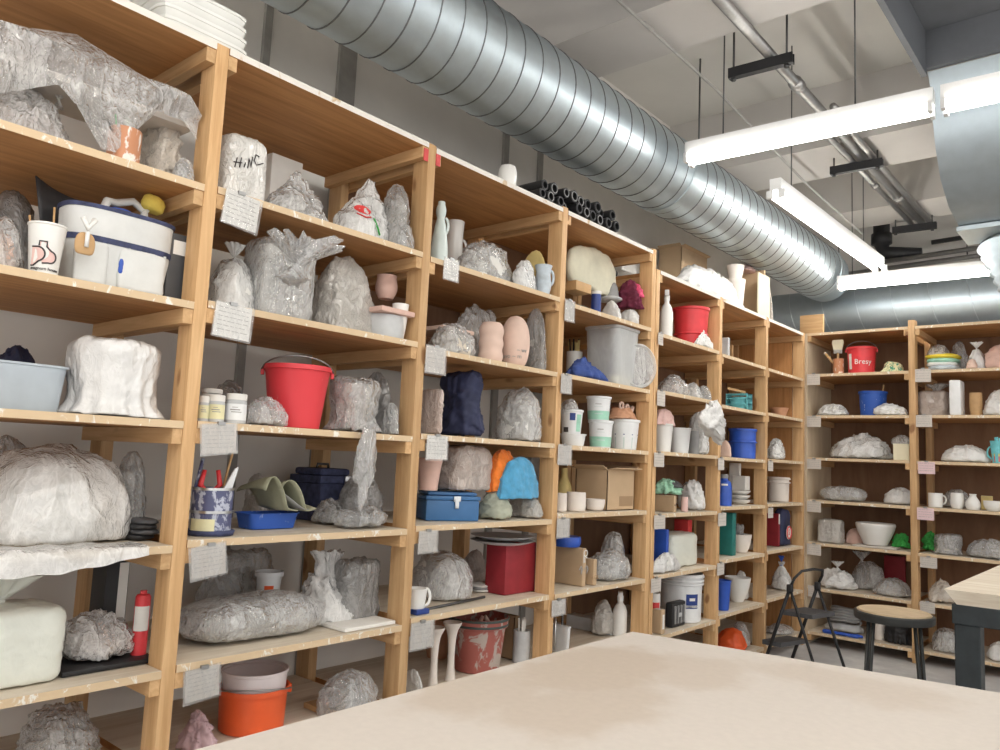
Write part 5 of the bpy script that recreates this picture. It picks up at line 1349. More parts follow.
put('carton','carton','box','open cardboard box on top of lower shelving, left end',(-2.680,5.189,2.477),90,(0.414,0.180,0.449),{'op':0.35})
put('bag','plastic_bag','bag','white plastic heap on top of lower shelving, sliding over the edge',(-2.350,4.917,2.477),90,(1.098,0.280,0.225),{'f':'whitebag','c':'white_clay','p':'drape','a':0.08,'ruf':0.1})
put('carton','carton','box','brown carton with lid pieces, top of lower shelving, near duct',(-2.400,5.776,2.473),90,(0.030,0.220,0.407),{'m':'card'})
put('vessel','paper_cup','cup','lower of two stacked pink-white cups atop lower shelving',(-2.300,5.267,2.473),23.6,(0.124,0.124,0.225),{'m':'bisque_pale','pr':[(0.75,0),(1,0.85),(1.05,0.9),(1.05,1)]})
put('vessel','paper_cup','cup','upper of two stacked pink-white cups atop lower shelving',(-2.300,5.254,2.699),23.6,(0.117,0.117,0.100),{'m':'bisque_pale','pr':[(0.75,0),(1,0.85),(1.05,0.9),(1.05,1)]})
put('block','cardboard_panel','card','cream card panel leaning against carton atop lower shelving',(-2.260,5.674,2.473),90,(0.220,0.012,0.344),{'m':'cream_sheet','n':'panel'})
put('cloth','cloth','cloth','pink rag on top of the brown carton near the duct',(-2.400,5.703,2.860),90,(0.224,0.120,0.067),{'m':'logo_pink','a':0.14})
put('wrap','bundle','bundle','tan rolled bundle behind the cream card panel',(-2.460,6.199,2.473),90,(0.030,0.160,0.438),{'m':'wrap_beige'})
put('spray','caulk_tube','tube','white caulk tube with pointed tip on the top shelf, fifth bay',(-2.290,4.227,2.110),28.4,(0.078,0.078,0.302),{'m':'glaze_white'})
put('bucket','bucket','bucket','red bucket on the top shelf of lower shelving',(-2.340,4.651,2.110),26.5,(0.244,0.244,0.268),{'m':'red_plastic','tp':0.8,'ribs':[0.35]})
put('cloth','rag','cloth','white rag fallen in front of the red bucket, fifth bay',(-2.235,4.631,2.110),90,(0.270,0.050,0.118),{'m':'white_cloth','a':0.15,'p':'peak'})
put('bag','plastic_bag','bag','pinkish bag at left of second shelf, fifth bay',(-2.370,4.473,1.777),90,(0.274,0.200,0.157),{'f':'haze','c':'wrap_pink','a':0.1})
put('bag','plastic_bag','bag','white knotted bag in middle of second shelf, fifth bay',(-2.340,4.692,1.777),90,(0.107,0.140,0.128),{'f':'milky','c':'white_clay','a':0.1})
put('bag','plastic_bag','bag','grey crinkled bag at right of second shelf, fifth bay',(-2.280,4.729,1.777),90,(0.030,0.120,0.104),{'f':'crisp','c':'wrap_beige'})
put('vessel','cup','cup','tall white cup with pink dotted cap, fifth bay',(-2.290,4.217,1.425),28.5,(0.118,0.118,0.167),{'m':'glaze_white','pr':[(0.76,0),(0.78,0.03),(0.97,0.93),(1.02,0.95),(1.02,1)]})
put('cloth','bath_cap','cap','pink and white dotted cap sitting on tall white cup',(-2.290,4.217,1.580),90,(0.218,0.100,0.109),{'m':'logo_pink','p':'dome','a':0.06})
put('vessel','food_tub','tub','white plastic tub right of the pink dotted cap',(-2.280,4.415,1.425),27.3,(0.133,0.133,0.154),{'m':'white_plastic','pr':[(0.76,0),(0.78,0.03),(0.97,0.93),(1.02,0.95),(1.02,1)]})
put('vessel','jar','jar','short dark grey jar right of white plastic tub',(-2.270,4.578,1.425),26.4,(0.068,0.068,0.145),{'m':'mid_grey','pr':[(1,0),(1,0.03),(1,0.97),(1,1)]})
put('bag','plastic_bag','bag','cream sack whose slack white top flops out over the fifth post',(-2.300,4.692,1.425),90,(0.095,0.170,0.292),{'f':'milky','c':'white_clay','p':'mound','a':0.08,'flap':(-0.33,-0.245,0.1,0.36,0.24,24,0.34)})
put('carton','carton','box','small cardboard box holding green cloth, fifth bay',(-2.300,4.265,1.069),90,(0.030,0.150,0.097),{'txt':[(0.5,0.45,'✓',0.04,'ink')]})
put('cloth','cloth','cloth','mint green cloth bulging out of small cardboard box',(-2.320,4.335,1.165),90,(0.236,0.160,0.121),{'m':['mint_cloth','dark_grey'],'a':0.14})
put('bag','plastic_bag','bag','white bag with folds filling right half of fourth shelf, fifth bay',(-2.320,4.684,1.069),90,(0.170,0.200,0.216),{'f':'whitebag','c':'white_clay','p':'mound','a':0.12})
put('vessel','cup','cup','small pink cylinder in front of the folded white bag',(-2.250,4.432,1.069),26.9,(0.042,0.042,0.088),{'m':'logo_pink','pr':[(1,0),(1,0.03),(1,0.97),(1,1)]})
put('bag','plastic_bag','bag','large cream clay block in plastic, fifth bay',(-2.360,4.531,0.726),90,(0.367,0.180,0.211),{'f':'greenwhite','c':'cream_clay','p':'block','q':5,'a':0.03})
put('bag','plastic_bag','bag','white scrunched bag in front of the cream clay block',(-2.238,4.189,0.726),90,(0.365,0.070,0.120),{'f':'whitebag','c':'white_clay','a':0.13})
put('block','binder','binder','dark red binder behind the cream clay block',(-2.400,4.713,0.726),90,(0.058,0.100,0.274),{'m':'label_red','n':'cover'})
put('block','notebook','book','blue notebook at left end of fifth shelf, fifth bay',(-2.350,4.228,0.726),90,(0.030,0.200,0.241),{'m':'blue_plastic','n':'cover'})
put('bucket','bucket','bucket','white lidded five-gallon bucket with blue label, fifth bay',(-2.350,4.606,0.387),26.9,(0.272,0.272,0.290),{'m':'white_plastic','tp':0.9,'ribs':[0.94,0.86,0.79],'lab':[(0.3,0.6,14,52,'label_blue'),(0.32,0.37,14,52,'paper'),(0.46,0.52,24,42,'paper')]})
put('case','drill_case','case','ribbed black plastic case leaning before the white bucket',(-2.275,4.391,0.387),90,(0.171,0.050,0.146),{})
put('carton','carton','box','small tan carton in front at left, by the work table corner',(-2.240,4.118,0.387),90,(0.043,0.060,0.135),{'lab':[(0.3,0.2,0.5,0.6,'paper')]})
put('vessel','can','can','white and red can left of the black case',(-2.330,4.227,0.387),28.9,(0.070,0.070,0.202),{'m':'paper','pr':[(1,0),(1,0.03),(1,0.97),(1,1)],'lab':[(0.3,0.75,-60,60,'label_red')]})
put('wrap','clay_bundle','clay','cream bundle on the floor shelf under the white bucket',(-2.320,4.624,0.102),90,(0.286,0.200,0.096),{'m':'wrap_cream'})
put('carton','carton','box','small grey box beside fifth post, top shelf',(-2.270,5.003,2.101),90,(0.031,0.080,0.132),{'m':'pale_grey'})
put('block','wood_strip','block','upright wood strip at the back of sixth bay top shelf',(-2.470,5.588,2.101),90,(0.030,0.020,0.179),{'m':'handle_wood','n':'strip'})
put('basket','basket','basket','turquoise wire basket with cloth and sticks',(-2.320,5.386,1.762),90,(0.083,0.160,0.122),{})
put('block','wood_strip','block','thin wood batten lying across the turquoise basket',(-2.300,5.295,1.892),90,(0.300,0.012,0.018),{'m':'handle_wood','n':'strip'})
put('bucket','bucket','bucket','plain blue bucket on third shelf, sixth bay',(-2.310,5.432,1.421),23,(0.200,0.200,0.212),{'m':'blue_plastic','tp':0.9,'ribs':[0.55]})
put('wrap','clay_bundle','clay','pale pink clay lump left of the plain blue bucket',(-2.300,5.067,1.421),90,(0.030,0.140,0.122),{'m':'bisque','p':'dome','a':0.03})
put('vessel','flask','bottle','blue flask with grey cap right of fifth post',(-2.270,5.041,1.095),24.2,(0.104,0.104,0.197),{'m':'blue_plastic','lid':'mid_grey','pr':[(1,0),(1,0.78),(0.5,0.86),(0.5,0.92)],'lab':[(0.68,0.74,-20,30,'paper')]})
put('carton','carton','box','tall white carton behind the blue flask',(-2.400,5.517,1.095),90,(0.030,0.080,0.292),{'m':'paper'})
put('carton','carton','box','square white carton in front of the tall white carton',(-2.360,5.531,1.193),90,(0.086,0.100,0.102),{'m':'paper'})
put('vessel','bowl','bowl','top white bowl of the stack under the square carton',(-2.350,5.491,1.161),23.1,(0.150,0.150,0.030),{'m':'glaze_white','pr':[(0.6,0),(0.9,0.5),(1,1)]},'stacked white bowls')
put('vessel','bowl','bowl','middle white bowl of the stack under the square carton',(-2.350,5.491,1.128),23.1,(0.150,0.150,0.030),{'m':'glaze_white','pr':[(0.6,0),(0.9,0.5),(1,1)]},'stacked white bowls')
put('vessel','bowl','bowl','bottom white bowl of the stack under the square carton',(-2.350,5.491,1.095),23.1,(0.150,0.150,0.030),{'m':'glaze_white','pr':[(0.6,0),(0.9,0.5),(1,1)]},'stacked white bowls')
put('block','binder','binder','dark green binder behind fifth post, fifth shelf',(-2.360,5.193,0.754),90,(0.060,0.200,0.287),{'m':'teal','n':'cover'})
put('vessel','bowl','bowl','wide pinkish grey bowl on fifth shelf, sixth bay',(-2.340,5.478,0.754),23.1,(0.165,0.165,0.126),{'m':'bisque_pale','pr':[(0.6,0),(0.85,0.4),(1,1)]})
put('wrap','clay_bundle','clay','dark crumpled bundle at back of fifth shelf, sixth bay',(-2.370,5.494,0.754),90,(0.165,0.150,0.208),{'m':'wrap_dark','a':0.14})
put('vessel','tumbler','cup','blue tumbler in front of the white bowl, sixth bay',(-2.280,5.054,0.407),24.3,(0.116,0.116,0.193),{'m':'blue_plastic','pr':[(0.76,0),(0.78,0.03),(0.97,0.93),(1.02,0.95),(1.02,1)]})
put('vessel','bowl','bowl','big white bowl behind the blue tumbler, sixth bay',(-2.350,5.466,0.407),23.3,(0.185,0.185,0.169),{'m':'glaze_white','pr':[(0.45,0),(0.5,0.06),(0.85,0.5),(1,1)]})
put('wrap','clay_bundle','clay','white bundle at back of sixth shelf, sixth bay',(-2.370,5.575,0.407),90,(0.059,0.120,0.210),{'m':'wrap_white'})
put('wrap','plastic_bag','bag','orange bag low down behind the work table',(-2.340,5.342,0.102),90,(0.180,0.220,0.151),{'m':'orange_plastic','a':0.05,'fq':2.2})
put('bag','plastic_bag','bag','grey clear bag beside the low orange bag',(-2.340,5.502,0.102),90,(0.122,0.140,0.162),{'f':'haze','c':'wrap_grey','p':'dome'})
put('vessel','plate','plate','terracotta plate on second shelf next to the corner',(-2.360,6.273,1.769),20.6,(0.145,0.145,0.084),{'m':'terracotta','pr':[(0.6,0),(1,1)]})
put('bag','plastic_bag','bag','crinkled white bag hanging over third shelf, seventh bay',(-2.290,6.032,1.430),90,(0.229,0.140,0.177),{'f':'milky','c':'wrap_white','a':0.12})
put('bucket','bucket','bucket','lidded white bucket on fourth shelf near the corner',(-2.350,6.238,1.104),20.6,(0.173,0.173,0.192),{'m':'bisque_pale','tp':0.9,'ribs':[0.93,0.78]})
put('tassel','drum_bag','bag','tall navy bag with round red S badge',(-2.300,6.194,0.765),90,(0.207,0.090,0.290),{})
put('carton','carton','box','narrow maroon box left of the tall navy bag',(-2.340,6.071,0.765),90,(0.030,0.120,0.251),{'m':'dark_red','lab':[(0.1,0.68,0.8,0.3,'paper')]})
put('bag','plastic_bag','bag','pale bag with blue tie on sixth shelf near the corner',(-2.310,6.204,0.424),90,(0.110,0.160,0.227),{'f':'milky','c':'wrap_white','p':'sack','kn':(0.06,0.05),'kf':'blue_plastic'})
put('bag','plastic_bag','bag','clear bag low in seventh bay behind the step ladder',(-2.320,6.192,0.102),90,(0.295,0.200,0.067),{'f':'haze','c':'wrap_pink'})
put('vessel','brush_jar','jar','spattered jar of brushes at far unit top left',(-1.981,6.546,2.144),16.8,(0.082,0.082,0.127),{'m':'terracotta_drip','pr':[(1,0),(1,0.03),(1,0.97),(1,1)]})
put('brush','brush','brush','wide flat brush standing in the spattered jar',(-1.985,6.546,2.214),0,(0.090,0.020,0.214),{})
put('stick','brush','brush','slim white-tipped brush leaning left from the spattered jar',(-1.997,6.536,2.213),0,(0.020,0.020,0.115),{'m':'handle_wood','tipm':'glaze_white','lx':-0.09})
put('bucket','bucket','bucket','red bucket with white lettering and raised handle, far unit',(-1.816,6.586,2.144),15.4,(0.226,0.226,0.213),{'m':'red_plastic','tp':0.86,'hd':-28,'hl':0.85,'txt':[('Bresy',0.058,0.42,6,'paper')],'lab':[(0.16,0.74,-62,-44,'paper')]})
put('cloth','cloth','cloth','yellow and green folded cloth, right of far red bucket',(-1.584,6.586,2.144),0,(0.196,0.200,0.097),{'m':'yellowgreen_cloth','p':'drape','a':0.08})
put('bag','plastic_bag','bag','low white bag at left end of far unit second shelf',(-2.034,6.576,1.807),0,(0.259,0.200,0.108),{'f':'milky','c':'wrap_cream','a':0.1})
put('bucket','bucket','bucket','dull blue bucket with brushes on far unit second shelf',(-1.748,6.646,1.807),14.7,(0.216,0.216,0.199),{'m':'blue_splash','tp':0.85})
put('stick','brush','brush','thin brush sticking out of the dull blue bucket',(-1.688,6.646,1.901),0,(0.012,0.012,0.160),{'m':'handle_wood','lx':0.02})
put('bag','plastic_bag','bag','white and yellow bag right of the dull blue bucket',(-1.593,6.531,1.807),0,(0.261,0.140,0.106),{'f':'whitebag','c':'cream_clay','a':0.12})
put('bag','plastic_bag','bag','wide mounded clear bag on far unit third shelf',(-1.848,6.646,1.467),0,(0.506,0.320,0.210),{'f':'milky','c':'wrap_white','a':0.1})
put('carton','carton','box','cream box beside middle post of far unit, third shelf',(-1.515,6.566,1.467),0,(0.112,0.120,0.125),{'m':'cream_sheet'})
put('bag','plastic_bag','bag','clear bag lying on the cream box, far unit',(-1.530,6.606,1.586),0,(0.167,0.120,0.085),{'f':'haze','c':None})
put('bag','plastic_bag','bag','long flat clear bag at left, far unit fourth shelf',(-1.951,6.576,1.129),0,(0.361,0.200,0.119),{'f':'crisp','c':'wrap_grey','p':'pillow','q':3})
put('bag','plastic_bag','bag','white bag at right of far unit fourth shelf, behind post',(-1.566,6.646,1.129),0,(0.236,0.200,0.141),{'f':'whitebag','c':'white_clay'})
put('wrap','clay_block','clay','square block of grey clay in crinkled wrap, far unit',(-2.045,6.556,0.793),0,(0.194,0.160,0.196),{'m':'wrap_grey','p':'block','q':5,'a':0.04,'fq':2.4})
put('wrap','clay_bundle','clay','pink clay lump behind the big white bowl',(-1.895,6.706,0.793),0,(0.168,0.160,0.124),{'m':'bisque_pink','p':'dome','a':0.03})
put('block','ware_board','board','thin board under the big white bowl on far unit',(-1.704,6.586,0.793),0,(0.312,0.240,0.012),{'m':'paper_old','n':'board'})
put('vessel','bowl','bowl','big white bowl with thick rim on far unit fifth shelf',(-1.729,6.616,0.809),14.6,(0.288,0.288,0.165),{'m':'glaze_white','pr':[(0.6,0),(0.64,0.08),(0.7,0.2),(0.9,0.6),(1,0.86),(1,0.97),(0.96,1)]})
put('cloth','cloth','cloth','bright green cloth left of middle post on far unit',(-1.563,6.666,0.793),0,(0.158,0.160,0.140),{'m':'green_cloth','a':0.16})
put('cloth','cloth','cloth','bright green cloth right of middle post on far unit',(-1.354,6.666,0.793),0,(0.132,0.160,0.163),{'m':'green_cloth','a':0.16})
put('bag','plastic_bag','bag','white tied bag at left of far unit sixth shelf',(-2.008,6.596,0.440),0,(0.320,0.240,0.173),{'f':'whitebag','c':'white_clay','a':0.12,'kn':(0.09,0.05)})
put('bag','plastic_bag','bag','grey clear bag at back of far unit sixth shelf',(-1.834,6.806,0.440),0,(0.273,0.200,0.226),{'f':'haze','c':'wrap_grey','kn':(0.12,0.08,-0.05,0),'p':'dome'})
put('bag','plastic_bag','bag','clear bag of beige clay left of middle post, sixth shelf',(-1.608,6.596,0.440),0,(0.289,0.220,0.146),{'f':'crisp','c':'wrap_beige'})
put('block','binder','binder','dark red board at back of far unit sixth shelf',(-1.684,6.996,0.440),0,(0.154,0.040,0.262),{'m':'dark_red','n':'cover'})
put('coil','hose_coil','hose','large flat coil of pale hose on far unit bottom shelf',(-1.987,6.686,0.101),0,(0.298,0.209,0.069),{'m':'pale_grey','n':4,'hr':0.018})
put('coil','hose_coil','hose','dark cable coil lying on top of the pale hose',(-1.973,6.666,0.167),0,(0.251,0.201,0.132),{'m':'mid_grey','n':5,'hr':0.012})
put('coil','hose_coil','hose','blue hose loop under the pale hose coil',(-1.945,6.481,0.101),0,(0.320,0.060,0.026),{'m':'blue_plastic','n':1,'hr':0.012})
put('vessel','food_tub','tub','cream tub right of the hose coils',(-1.698,6.586,0.101),14.5,(0.089,0.089,0.151),{'m':'bisque_pale','pr':[(0.76,0),(0.78,0.03),(0.97,0.93),(1.02,0.95),(1.02,1)]})
put('cloth','tool_bag','bag','black cloth bag at right of far unit bottom shelf',(-1.559,6.586,0.101),0,(0.195,0.180,0.159),{'m':'black','p':'block','a':0.06,'q':3})
put('bag','plastic_bag','bag','beige clay bag at left, far unit top right shelf',(-1.282,6.666,2.259),0,(0.166,0.200,0.109),{'f':'haze','c':'beige_clay'})
put('sheets','cloth_pile','cloth','pile of folded yellow and white cloths, far unit top shelf',(-1.238,6.606,2.144),0,(0.265,0.260,0.120),{'m':['blue_white','white_cloth','tub_green','yellow_plastic'],'n':4})
put('bag','plastic_bag','bag','grey crinkled bag behind the folded cloth pile',(-1.179,6.866,2.144),0,(0.146,0.180,0.278),{'f':'crisp','c':'wrap_brown'})
put('bag','plastic_bag','bag','white bag with twisted top right of the folded cloth pile',(-1.022,6.626,2.144),0,(0.138,0.160,0.172),{'f':'whitebag','c':'white_clay','kn':(0.08,0.06)})
put('wrap','clay_bundle','clay','pink clay lump in front of the twisted white bag',(-1.037,6.516,2.144),0,(0.074,0.100,0.083),{'m':'bisque'})
put('wrap','bundle','bundle','row of pinkish pots wrapped together at right frame edge',(-0.867,6.646,2.144),0,(0.246,0.240,0.195),{'m':'bisque_pink'})
put('wrap','clay_block','clay','brown clay block in crinkled wrap, far unit second shelf',(-1.315,6.666,1.807),0,(0.207,0.220,0.207),{'m':'wrap_brown','p':'block','q':5,'a':0.04,'fq':2.4,'kn':(0.22,0.09,0.02),'kf':'haze'})
put('block','canister','canister','pale grey-white canister standing right of brown clay block',(-1.144,6.556,1.807),0,(0.076,0.160,0.259),{'m':'white_plastic','n':'canister_body','bev':0.014})
put('vessel','pot','pot','brown clay pot right of the white canister',(-1.028,6.586,1.807),8.9,(0.088,0.088,0.169),{'m':'handle_wood','pr':[(0.8,0),(1,0.4),(0.9,1)]})
put('bag','plastic_bag','bag','white bag at right frame edge, far unit second shelf',(-0.872,6.606,1.807),0,(0.249,0.220,0.204),{'f':'whitebag','c':'white_clay'})
put('bag','plastic_bag','bag','cream bag with black clip on far unit third shelf',(-1.108,6.606,1.467),0,(0.344,0.240,0.135),{'f':'whitebag','c':'cream_clay','p':'mound','a':0.06})
put('vessel','mug','mug','aqua and red striped mug of crayons at right edge',(-0.887,6.546,1.467),7.7,(0.108,0.108,0.158),{'m':'aqua','pr':[(0.76,0),(0.78,0.03),(0.97,0.93),(1.02,0.95),(1.02,1)],'lab':[(0.05,0.3,-150,150,'label_red'),(0.3,0.42,-150,150,'yellow_plastic')],'ear':(-1,0.2,0.75,0.5),'sticks':[('crayon',5,0.03,0.008,'aqua')]})
put('vessel','mug','mug','white mug with handle, left end of the row of white ware',(-1.293,6.536,1.129),11.2,(0.097,0.097,0.104),{'m':'glaze_white','pr':[(0.9,0),(1,0.04),(1,1)],'ear':(1,0.25,0.85,0.5)})
put('vessel','cup','cup','white cup without handle in the row of white ware',(-1.153,6.536,1.129),10,(0.088,0.088,0.113),{'m':'glaze_white','pr':[(0.75,0),(1,0.2),(0.95,0.8),(0.9,1)]})
put('vessel','vase','vase','small white narrow-necked vase in the row of white ware',(-1.051,6.526,1.129),9.1,(0.098,0.098,0.112),{'m':'glaze_white','pr':[(0.8,0),(1,0.2),(0.95,0.5),(0.5,0.78),(0.4,0.9),(0.5,1)]})
put('vessel','bowl','bowl','low white bowl at right end of the white ware',(-0.930,6.536,1.129),8.1,(0.120,0.120,0.070),{'m':'glaze_white','pr':[(0.6,0),(0.95,0.4),(1,1)]})
put('bag','plastic_bag','bag','clear bag behind the row of white ware',(-1.211,6.826,1.129),0,(0.239,0.120,0.146),{'f':'haze','c':'wrap_grey'})
put('carton','carton','box','small yellow box behind the low white bowl',(-0.997,6.746,1.129),0,(0.067,0.060,0.100),{'m':'yellow_tool'})
put('bag','plastic_bag','bag','glassy clear bag over a grey bowl, far unit fifth shelf',(-1.231,6.616,0.793),0,(0.205,0.200,0.151),{'f':'crisp','c':'wrap_grey','p':'hat','k':0.85})
put('bag','plastic_bag','bag','clear crinkled bag at right edge, far unit fifth shelf',(-0.972,6.616,0.793),0,(0.304,0.260,0.139),{'f':'crisp','c':'wrap_grey'})
put('wrap','clay_bundle','clay','beige wrapped clay behind second table corner',(-1.277,6.606,0.440),0,(0.198,0.220,0.173),{'m':'wrap_beige','a':0.1})
put('bag','plastic_bag','bag','crinkled silver-white bag below, behind second table leg',(-1.245,6.596,0.101),0,(0.214,0.240,0.167),{'f':'crisp','c':'wrap_white','p':'dome'})
put('bag','plastic_bag','bag','white bag at right edge behind second table leg',(-0.920,6.596,0.101),0,(0.171,0.200,0.132),{'f':'whitebag','c':'white_clay'})
put('tag','name_card','name card','name card in clear sleeve right of first post, top shelf, second bay',(-2.192,1.268,2.023),90,(0.120,0.004,0.107),{'nl':6,'tl':0.08,'sl':1,'m':'paper'},'name cards along the shelf edges')
put('tag','name_card','name card','name card in clear sleeve right of first post, second shelf, second bay',(-2.192,1.272,1.670),90,(0.124,0.004,0.104),{'nl':6,'tl':0.05,'sl':1,'m':'paper'},'name cards along the shelf edges')
put('tag','name_card','name card','name card in clear sleeve right of first post, third shelf, second bay',(-2.192,1.265,1.314),90,(0.113,0.004,0.088),{'nl':6,'tl':-0.07,'sl':1,'m':'paper_old'},'name cards along the shelf edges')
put('tag','name_card','name card','name card in clear sleeve right of first post, fourth shelf, second bay',(-2.192,1.265,0.947),90,(0.110,0.004,0.091),{'nl':6,'tl':-0.1,'sl':1,'m':'paper_old'},'name cards along the shelf edges')
put('tag','name_card','name card','name card in clear sleeve right of first post, fifth shelf, second bay',(-2.192,1.276,0.591),90,(0.108,0.004,0.089),{'nl':6,'tl':-0.06,'sl':1,'m':'paper_old'},'name cards along the shelf edges')
put('tag','name_card','name card','name card right of second post, top shelf edge, third bay',(-2.192,2.228,2.053),90,(0.083,0.004,0.084),{'nl':5,'tl':0,'sl':1,'m':'paper'},'name cards along the shelf edges')
put('tag','name_card','name card','name card right of second post, second shelf edge, third bay',(-2.192,2.167,1.663),90,(0.107,0.004,0.104),{'nl':5,'tl':0,'sl':1,'m':'paper_old'},'name cards along the shelf edges')
put('tag','name_card','name card','name card right of second post, third shelf edge, third bay',(-2.192,2.201,1.324),90,(0.112,0.004,0.091),{'nl':5,'tl':0,'sl':1,'m':'paper'},'name cards along the shelf edges')
put('tag','name_card','name card','name card right of second post, fourth shelf edge, third bay',(-2.192,2.179,0.964),90,(0.098,0.004,0.080),{'nl':5,'tl':0,'sl':1,'m':'paper_old'},'name cards along the shelf edges')
put('tag','name_card','name card','name card right of second post, fifth shelf edge, third bay',(-2.192,2.174,0.603),90,(0.117,0.004,0.097),{'nl':5,'tl':0,'sl':1,'m':'paper_old'},'name cards along the shelf edges')
put('tag','name_card','name card','name card right of third post, top shelf edge, fourth bay',(-2.192,3.068,2.023),90,(0.076,0.004,0.100),{'nl':4,'tl':0,'sl':1,'m':'paper_old'},'name cards along the shelf edges')
put('tag','name_card','name card','name card right of third post, second shelf edge, fourth bay',(-2.192,3.061,1.668),90,(0.083,0.004,0.088),{'nl':4,'tl':0,'sl':1,'m':'paper_old'},'name cards along the shelf edges')
put('tag','name_card','name card','name card right of third post, third shelf edge, fourth bay',(-2.192,3.069,1.326),90,(0.107,0.004,0.091),{'nl':4,'tl':0,'sl':1,'m':'paper_old'},'name cards along the shelf edges')
put('tag','name_card','name card','name card right of third post, fourth shelf edge, fourth bay',(-2.192,3.078,0.981),90,(0.098,0.004,0.085),{'nl':4,'tl':0,'sl':1,'m':'paper_old'},'name cards along the shelf edges')
put('tag','name_card','name card','name card right of third post, fifth shelf edge, fourth bay',(-2.192,3.064,0.621),90,(0.104,0.004,0.069),{'nl':4,'tl':0,'sl':1,'m':'paper_old'},'name cards along the shelf edges')
put('tag','name_card','name card','name card right of double post, top shelf edge, fifth bay',(-2.192,3.981,2.034),90,(0.059,0.004,0.070),{'nl':4,'tl':0,'sl':0,'m':'paper_old'},'name cards along the shelf edges')
put('tag','name_card','name card','name card right of double post, second shelf edge, fifth bay',(-2.192,4.002,1.682),90,(0.094,0.004,0.087),{'nl':4,'tl':0,'sl':0,'m':'paper_old'},'name cards along the shelf edges')
put('tag','name_card','name card','name card right of double post, third shelf edge, fifth bay',(-2.192,3.995,1.333),90,(0.116,0.004,0.080),{'nl':4,'tl':0,'sl':0,'m':'paper_old'},'name cards along the shelf edges')
put('tag','name_card','name card','name card right of double post, fourth shelf edge, fifth bay',(-2.192,4.017,0.983),90,(0.127,0.004,0.078),{'nl':4,'tl':0,'sl':0,'m':'paper_old'},'name cards along the shelf edges')
put('tag','name_card','name card','name card right of double post, fifth shelf edge, fifth bay',(-2.192,3.992,0.636),90,(0.113,0.004,0.077),{'nl':4,'tl':0,'sl':0,'m':'paper_old'},'name cards along the shelf edges')
put('tag','name_card','name card','name card right of fifth post, third shelf edge, sixth bay',(-2.192,4.817,1.331),90,(0.090,0.004,0.078),{'nl':3,'tl':0,'sl':0,'m':'paper_old'},'name cards along the shelf edges')
put('tag','name_card','name card','name card right of fifth post, fourth shelf edge, sixth bay',(-2.192,4.844,0.972),90,(0.120,0.004,0.083),{'nl':3,'tl':0,'sl':0,'m':'paper_old'},'name cards along the shelf edges')
put('tag','name_card','name card','name card right of fifth post, fifth shelf edge, sixth bay',(-2.192,4.831,0.662),90,(0.104,0.004,0.076),{'nl':3,'tl':0,'sl':0,'m':'paper_old'},'name cards along the shelf edges')
put('tag','name_card','name card','name card on third shelf edge, narrow bay next to the corner',(-2.192,5.659,1.340),90,(0.095,0.004,0.073),{'nl':3,'tl':0,'sl':0,'m':'paper_old'},'name cards along the shelf edges')
put('tag','name_card','name card','name card on fourth shelf edge, narrow bay next to the corner',(-2.192,5.665,1.001),90,(0.095,0.004,0.072),{'nl':3,'tl':0,'sl':0,'m':'paper_old'},'name cards along the shelf edges')
put('tag','name_card','name card','name card at left end of far unit, top shelf edge',(-2.144,6.438,2.052),0,(0.103,0.004,0.090),{'nl':4,'tl':0,'sl':0,'m':'paper_old'},'name cards along the shelf edges')
put('tag','name_card','name card','name card at left end of far unit, second shelf edge',(-2.140,6.438,1.710),0,(0.111,0.004,0.089),{'nl':4,'tl':0,'sl':0,'m':'paper_old'},'name cards along the shelf edges')
put('tag','name_card','name card','name card at left end of far unit, third shelf edge',(-2.139,6.438,1.373),0,(0.110,0.004,0.080),{'nl':4,'tl':0,'sl':0,'m':'paper_old'},'name cards along the shelf edges')
put('tag','name_card','name card','name card at left end of far unit, fourth shelf edge',(-2.139,6.438,1.031),0,(0.109,0.004,0.087),{'nl':4,'tl':0,'sl':0,'m':'paper_old'},'name cards along the shelf edges')
put('tag','name_card','name card','name card at left end of far unit, fifth shelf edge',(-2.139,6.438,0.694),0,(0.109,0.004,0.086),{'nl':4,'tl':0,'sl':0,'m':'paper_old'},'name cards along the shelf edges')
put('tag','name_card','name card','name card at left end of far unit, sixth shelf edge',(-2.135,6.438,0.369),0,(0.100,0.004,0.085),{'nl':4,'tl':0,'sl':0,'m':'paper_old'},'name cards along the shelf edges')
put('tag','name_card','name card','pale name card right of far unit middle post, top shelf edge',(-1.343,6.438,2.052),0,(0.107,0.004,0.098),{'nl':4,'tl':0,'sl':0,'m':'paper_old'},'name cards along the shelf edges')
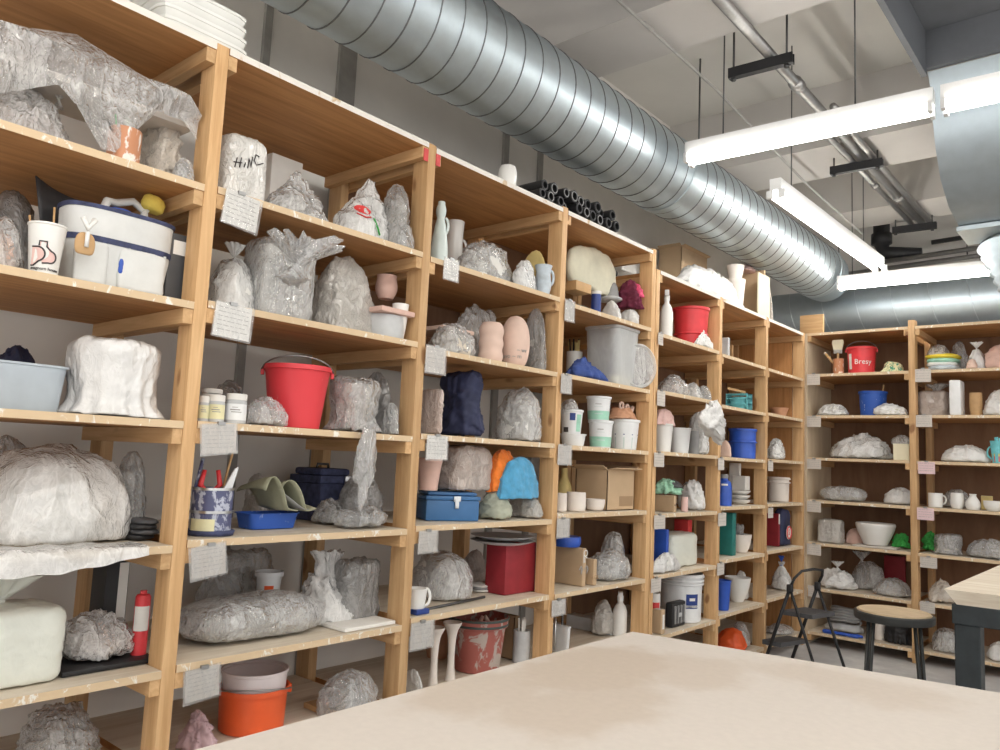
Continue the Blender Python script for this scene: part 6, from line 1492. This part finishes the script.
put('tag','name_card','name card','pale name card right of far unit middle post, second shelf edge',(-1.341,6.438,1.716),0,(0.107,0.004,0.089),{'nl':4,'tl':0,'sl':0,'m':'paper_old'},'name cards along the shelf edges')
put('tag','name_card','name card','pink name card right of far unit middle post, third shelf edge',(-1.329,6.438,1.370),0,(0.112,0.004,0.088),{'nl':4,'tl':0,'sl':0,'m':'paper_pink'},'name cards along the shelf edges')
put('tag','name_card','name card','pink name card right of far unit middle post, fourth shelf edge',(-1.340,6.438,1.034),0,(0.112,0.004,0.087),{'nl':4,'tl':0,'sl':0,'m':'paper_pink'},'name cards along the shelf edges')
put('tag','name_card','name card','pale name card right of far unit middle post, fifth shelf edge',(-1.325,6.438,0.691),0,(0.111,0.004,0.078),{'nl':4,'tl':0,'sl':0,'m':'paper_old'},'name cards along the shelf edges')
put('tag','name_card','name card','pale name card right of far unit middle post, sixth shelf edge',(-1.336,6.438,0.371),0,(0.097,0.004,0.078),{'nl':4,'tl':0,'sl':0,'m':'paper_old'},'name cards along the shelf edges')
put('block','wood_board','board','pale wood board standing on the corner of the far shelving',(-2.192,6.546,2.484),0,(0.190,0.030,0.169),{'m':'pine_x','n':'board'})

rg = random.Random(5)
# dark tubes lying on top of the tall shelving, ends towards the room
n = 0
for row in range(3):
    for k in range(11 - row):
        y = 2.98 + k * .075 + row * .037 + rg.uniform(-.006, .006)
        r = rg.uniform(.026, .033)
        z = 2.60 + r + row * .056
        t = thing('tube', 'dark open-ended tube in the pile on top of the tall shelving', 'tube', (-2.33 - rg.uniform(0, .05), y, z), 0, 'dark tubes piled on the shelving')
        obj('tube_wall', move(s_lathe([(r * .86, -.28), (r, -.28), (r, 0), (r * .86, .0), (r * .80, -.02), (r * .80, -.26)], 16), (0, 0, 0), (0, R(90), 0)), 'black', t, 'auto')
        obj('end_ring', move(s_lathe([(r * .8, .0), (r * .8, .003), (r * .66, .003), (r * .66, 0)], 16), (0, 0, 0), (0, R(90), 0)), 'mid_grey' if rg.random() < .4 else 'dark_grey', t, 'auto')
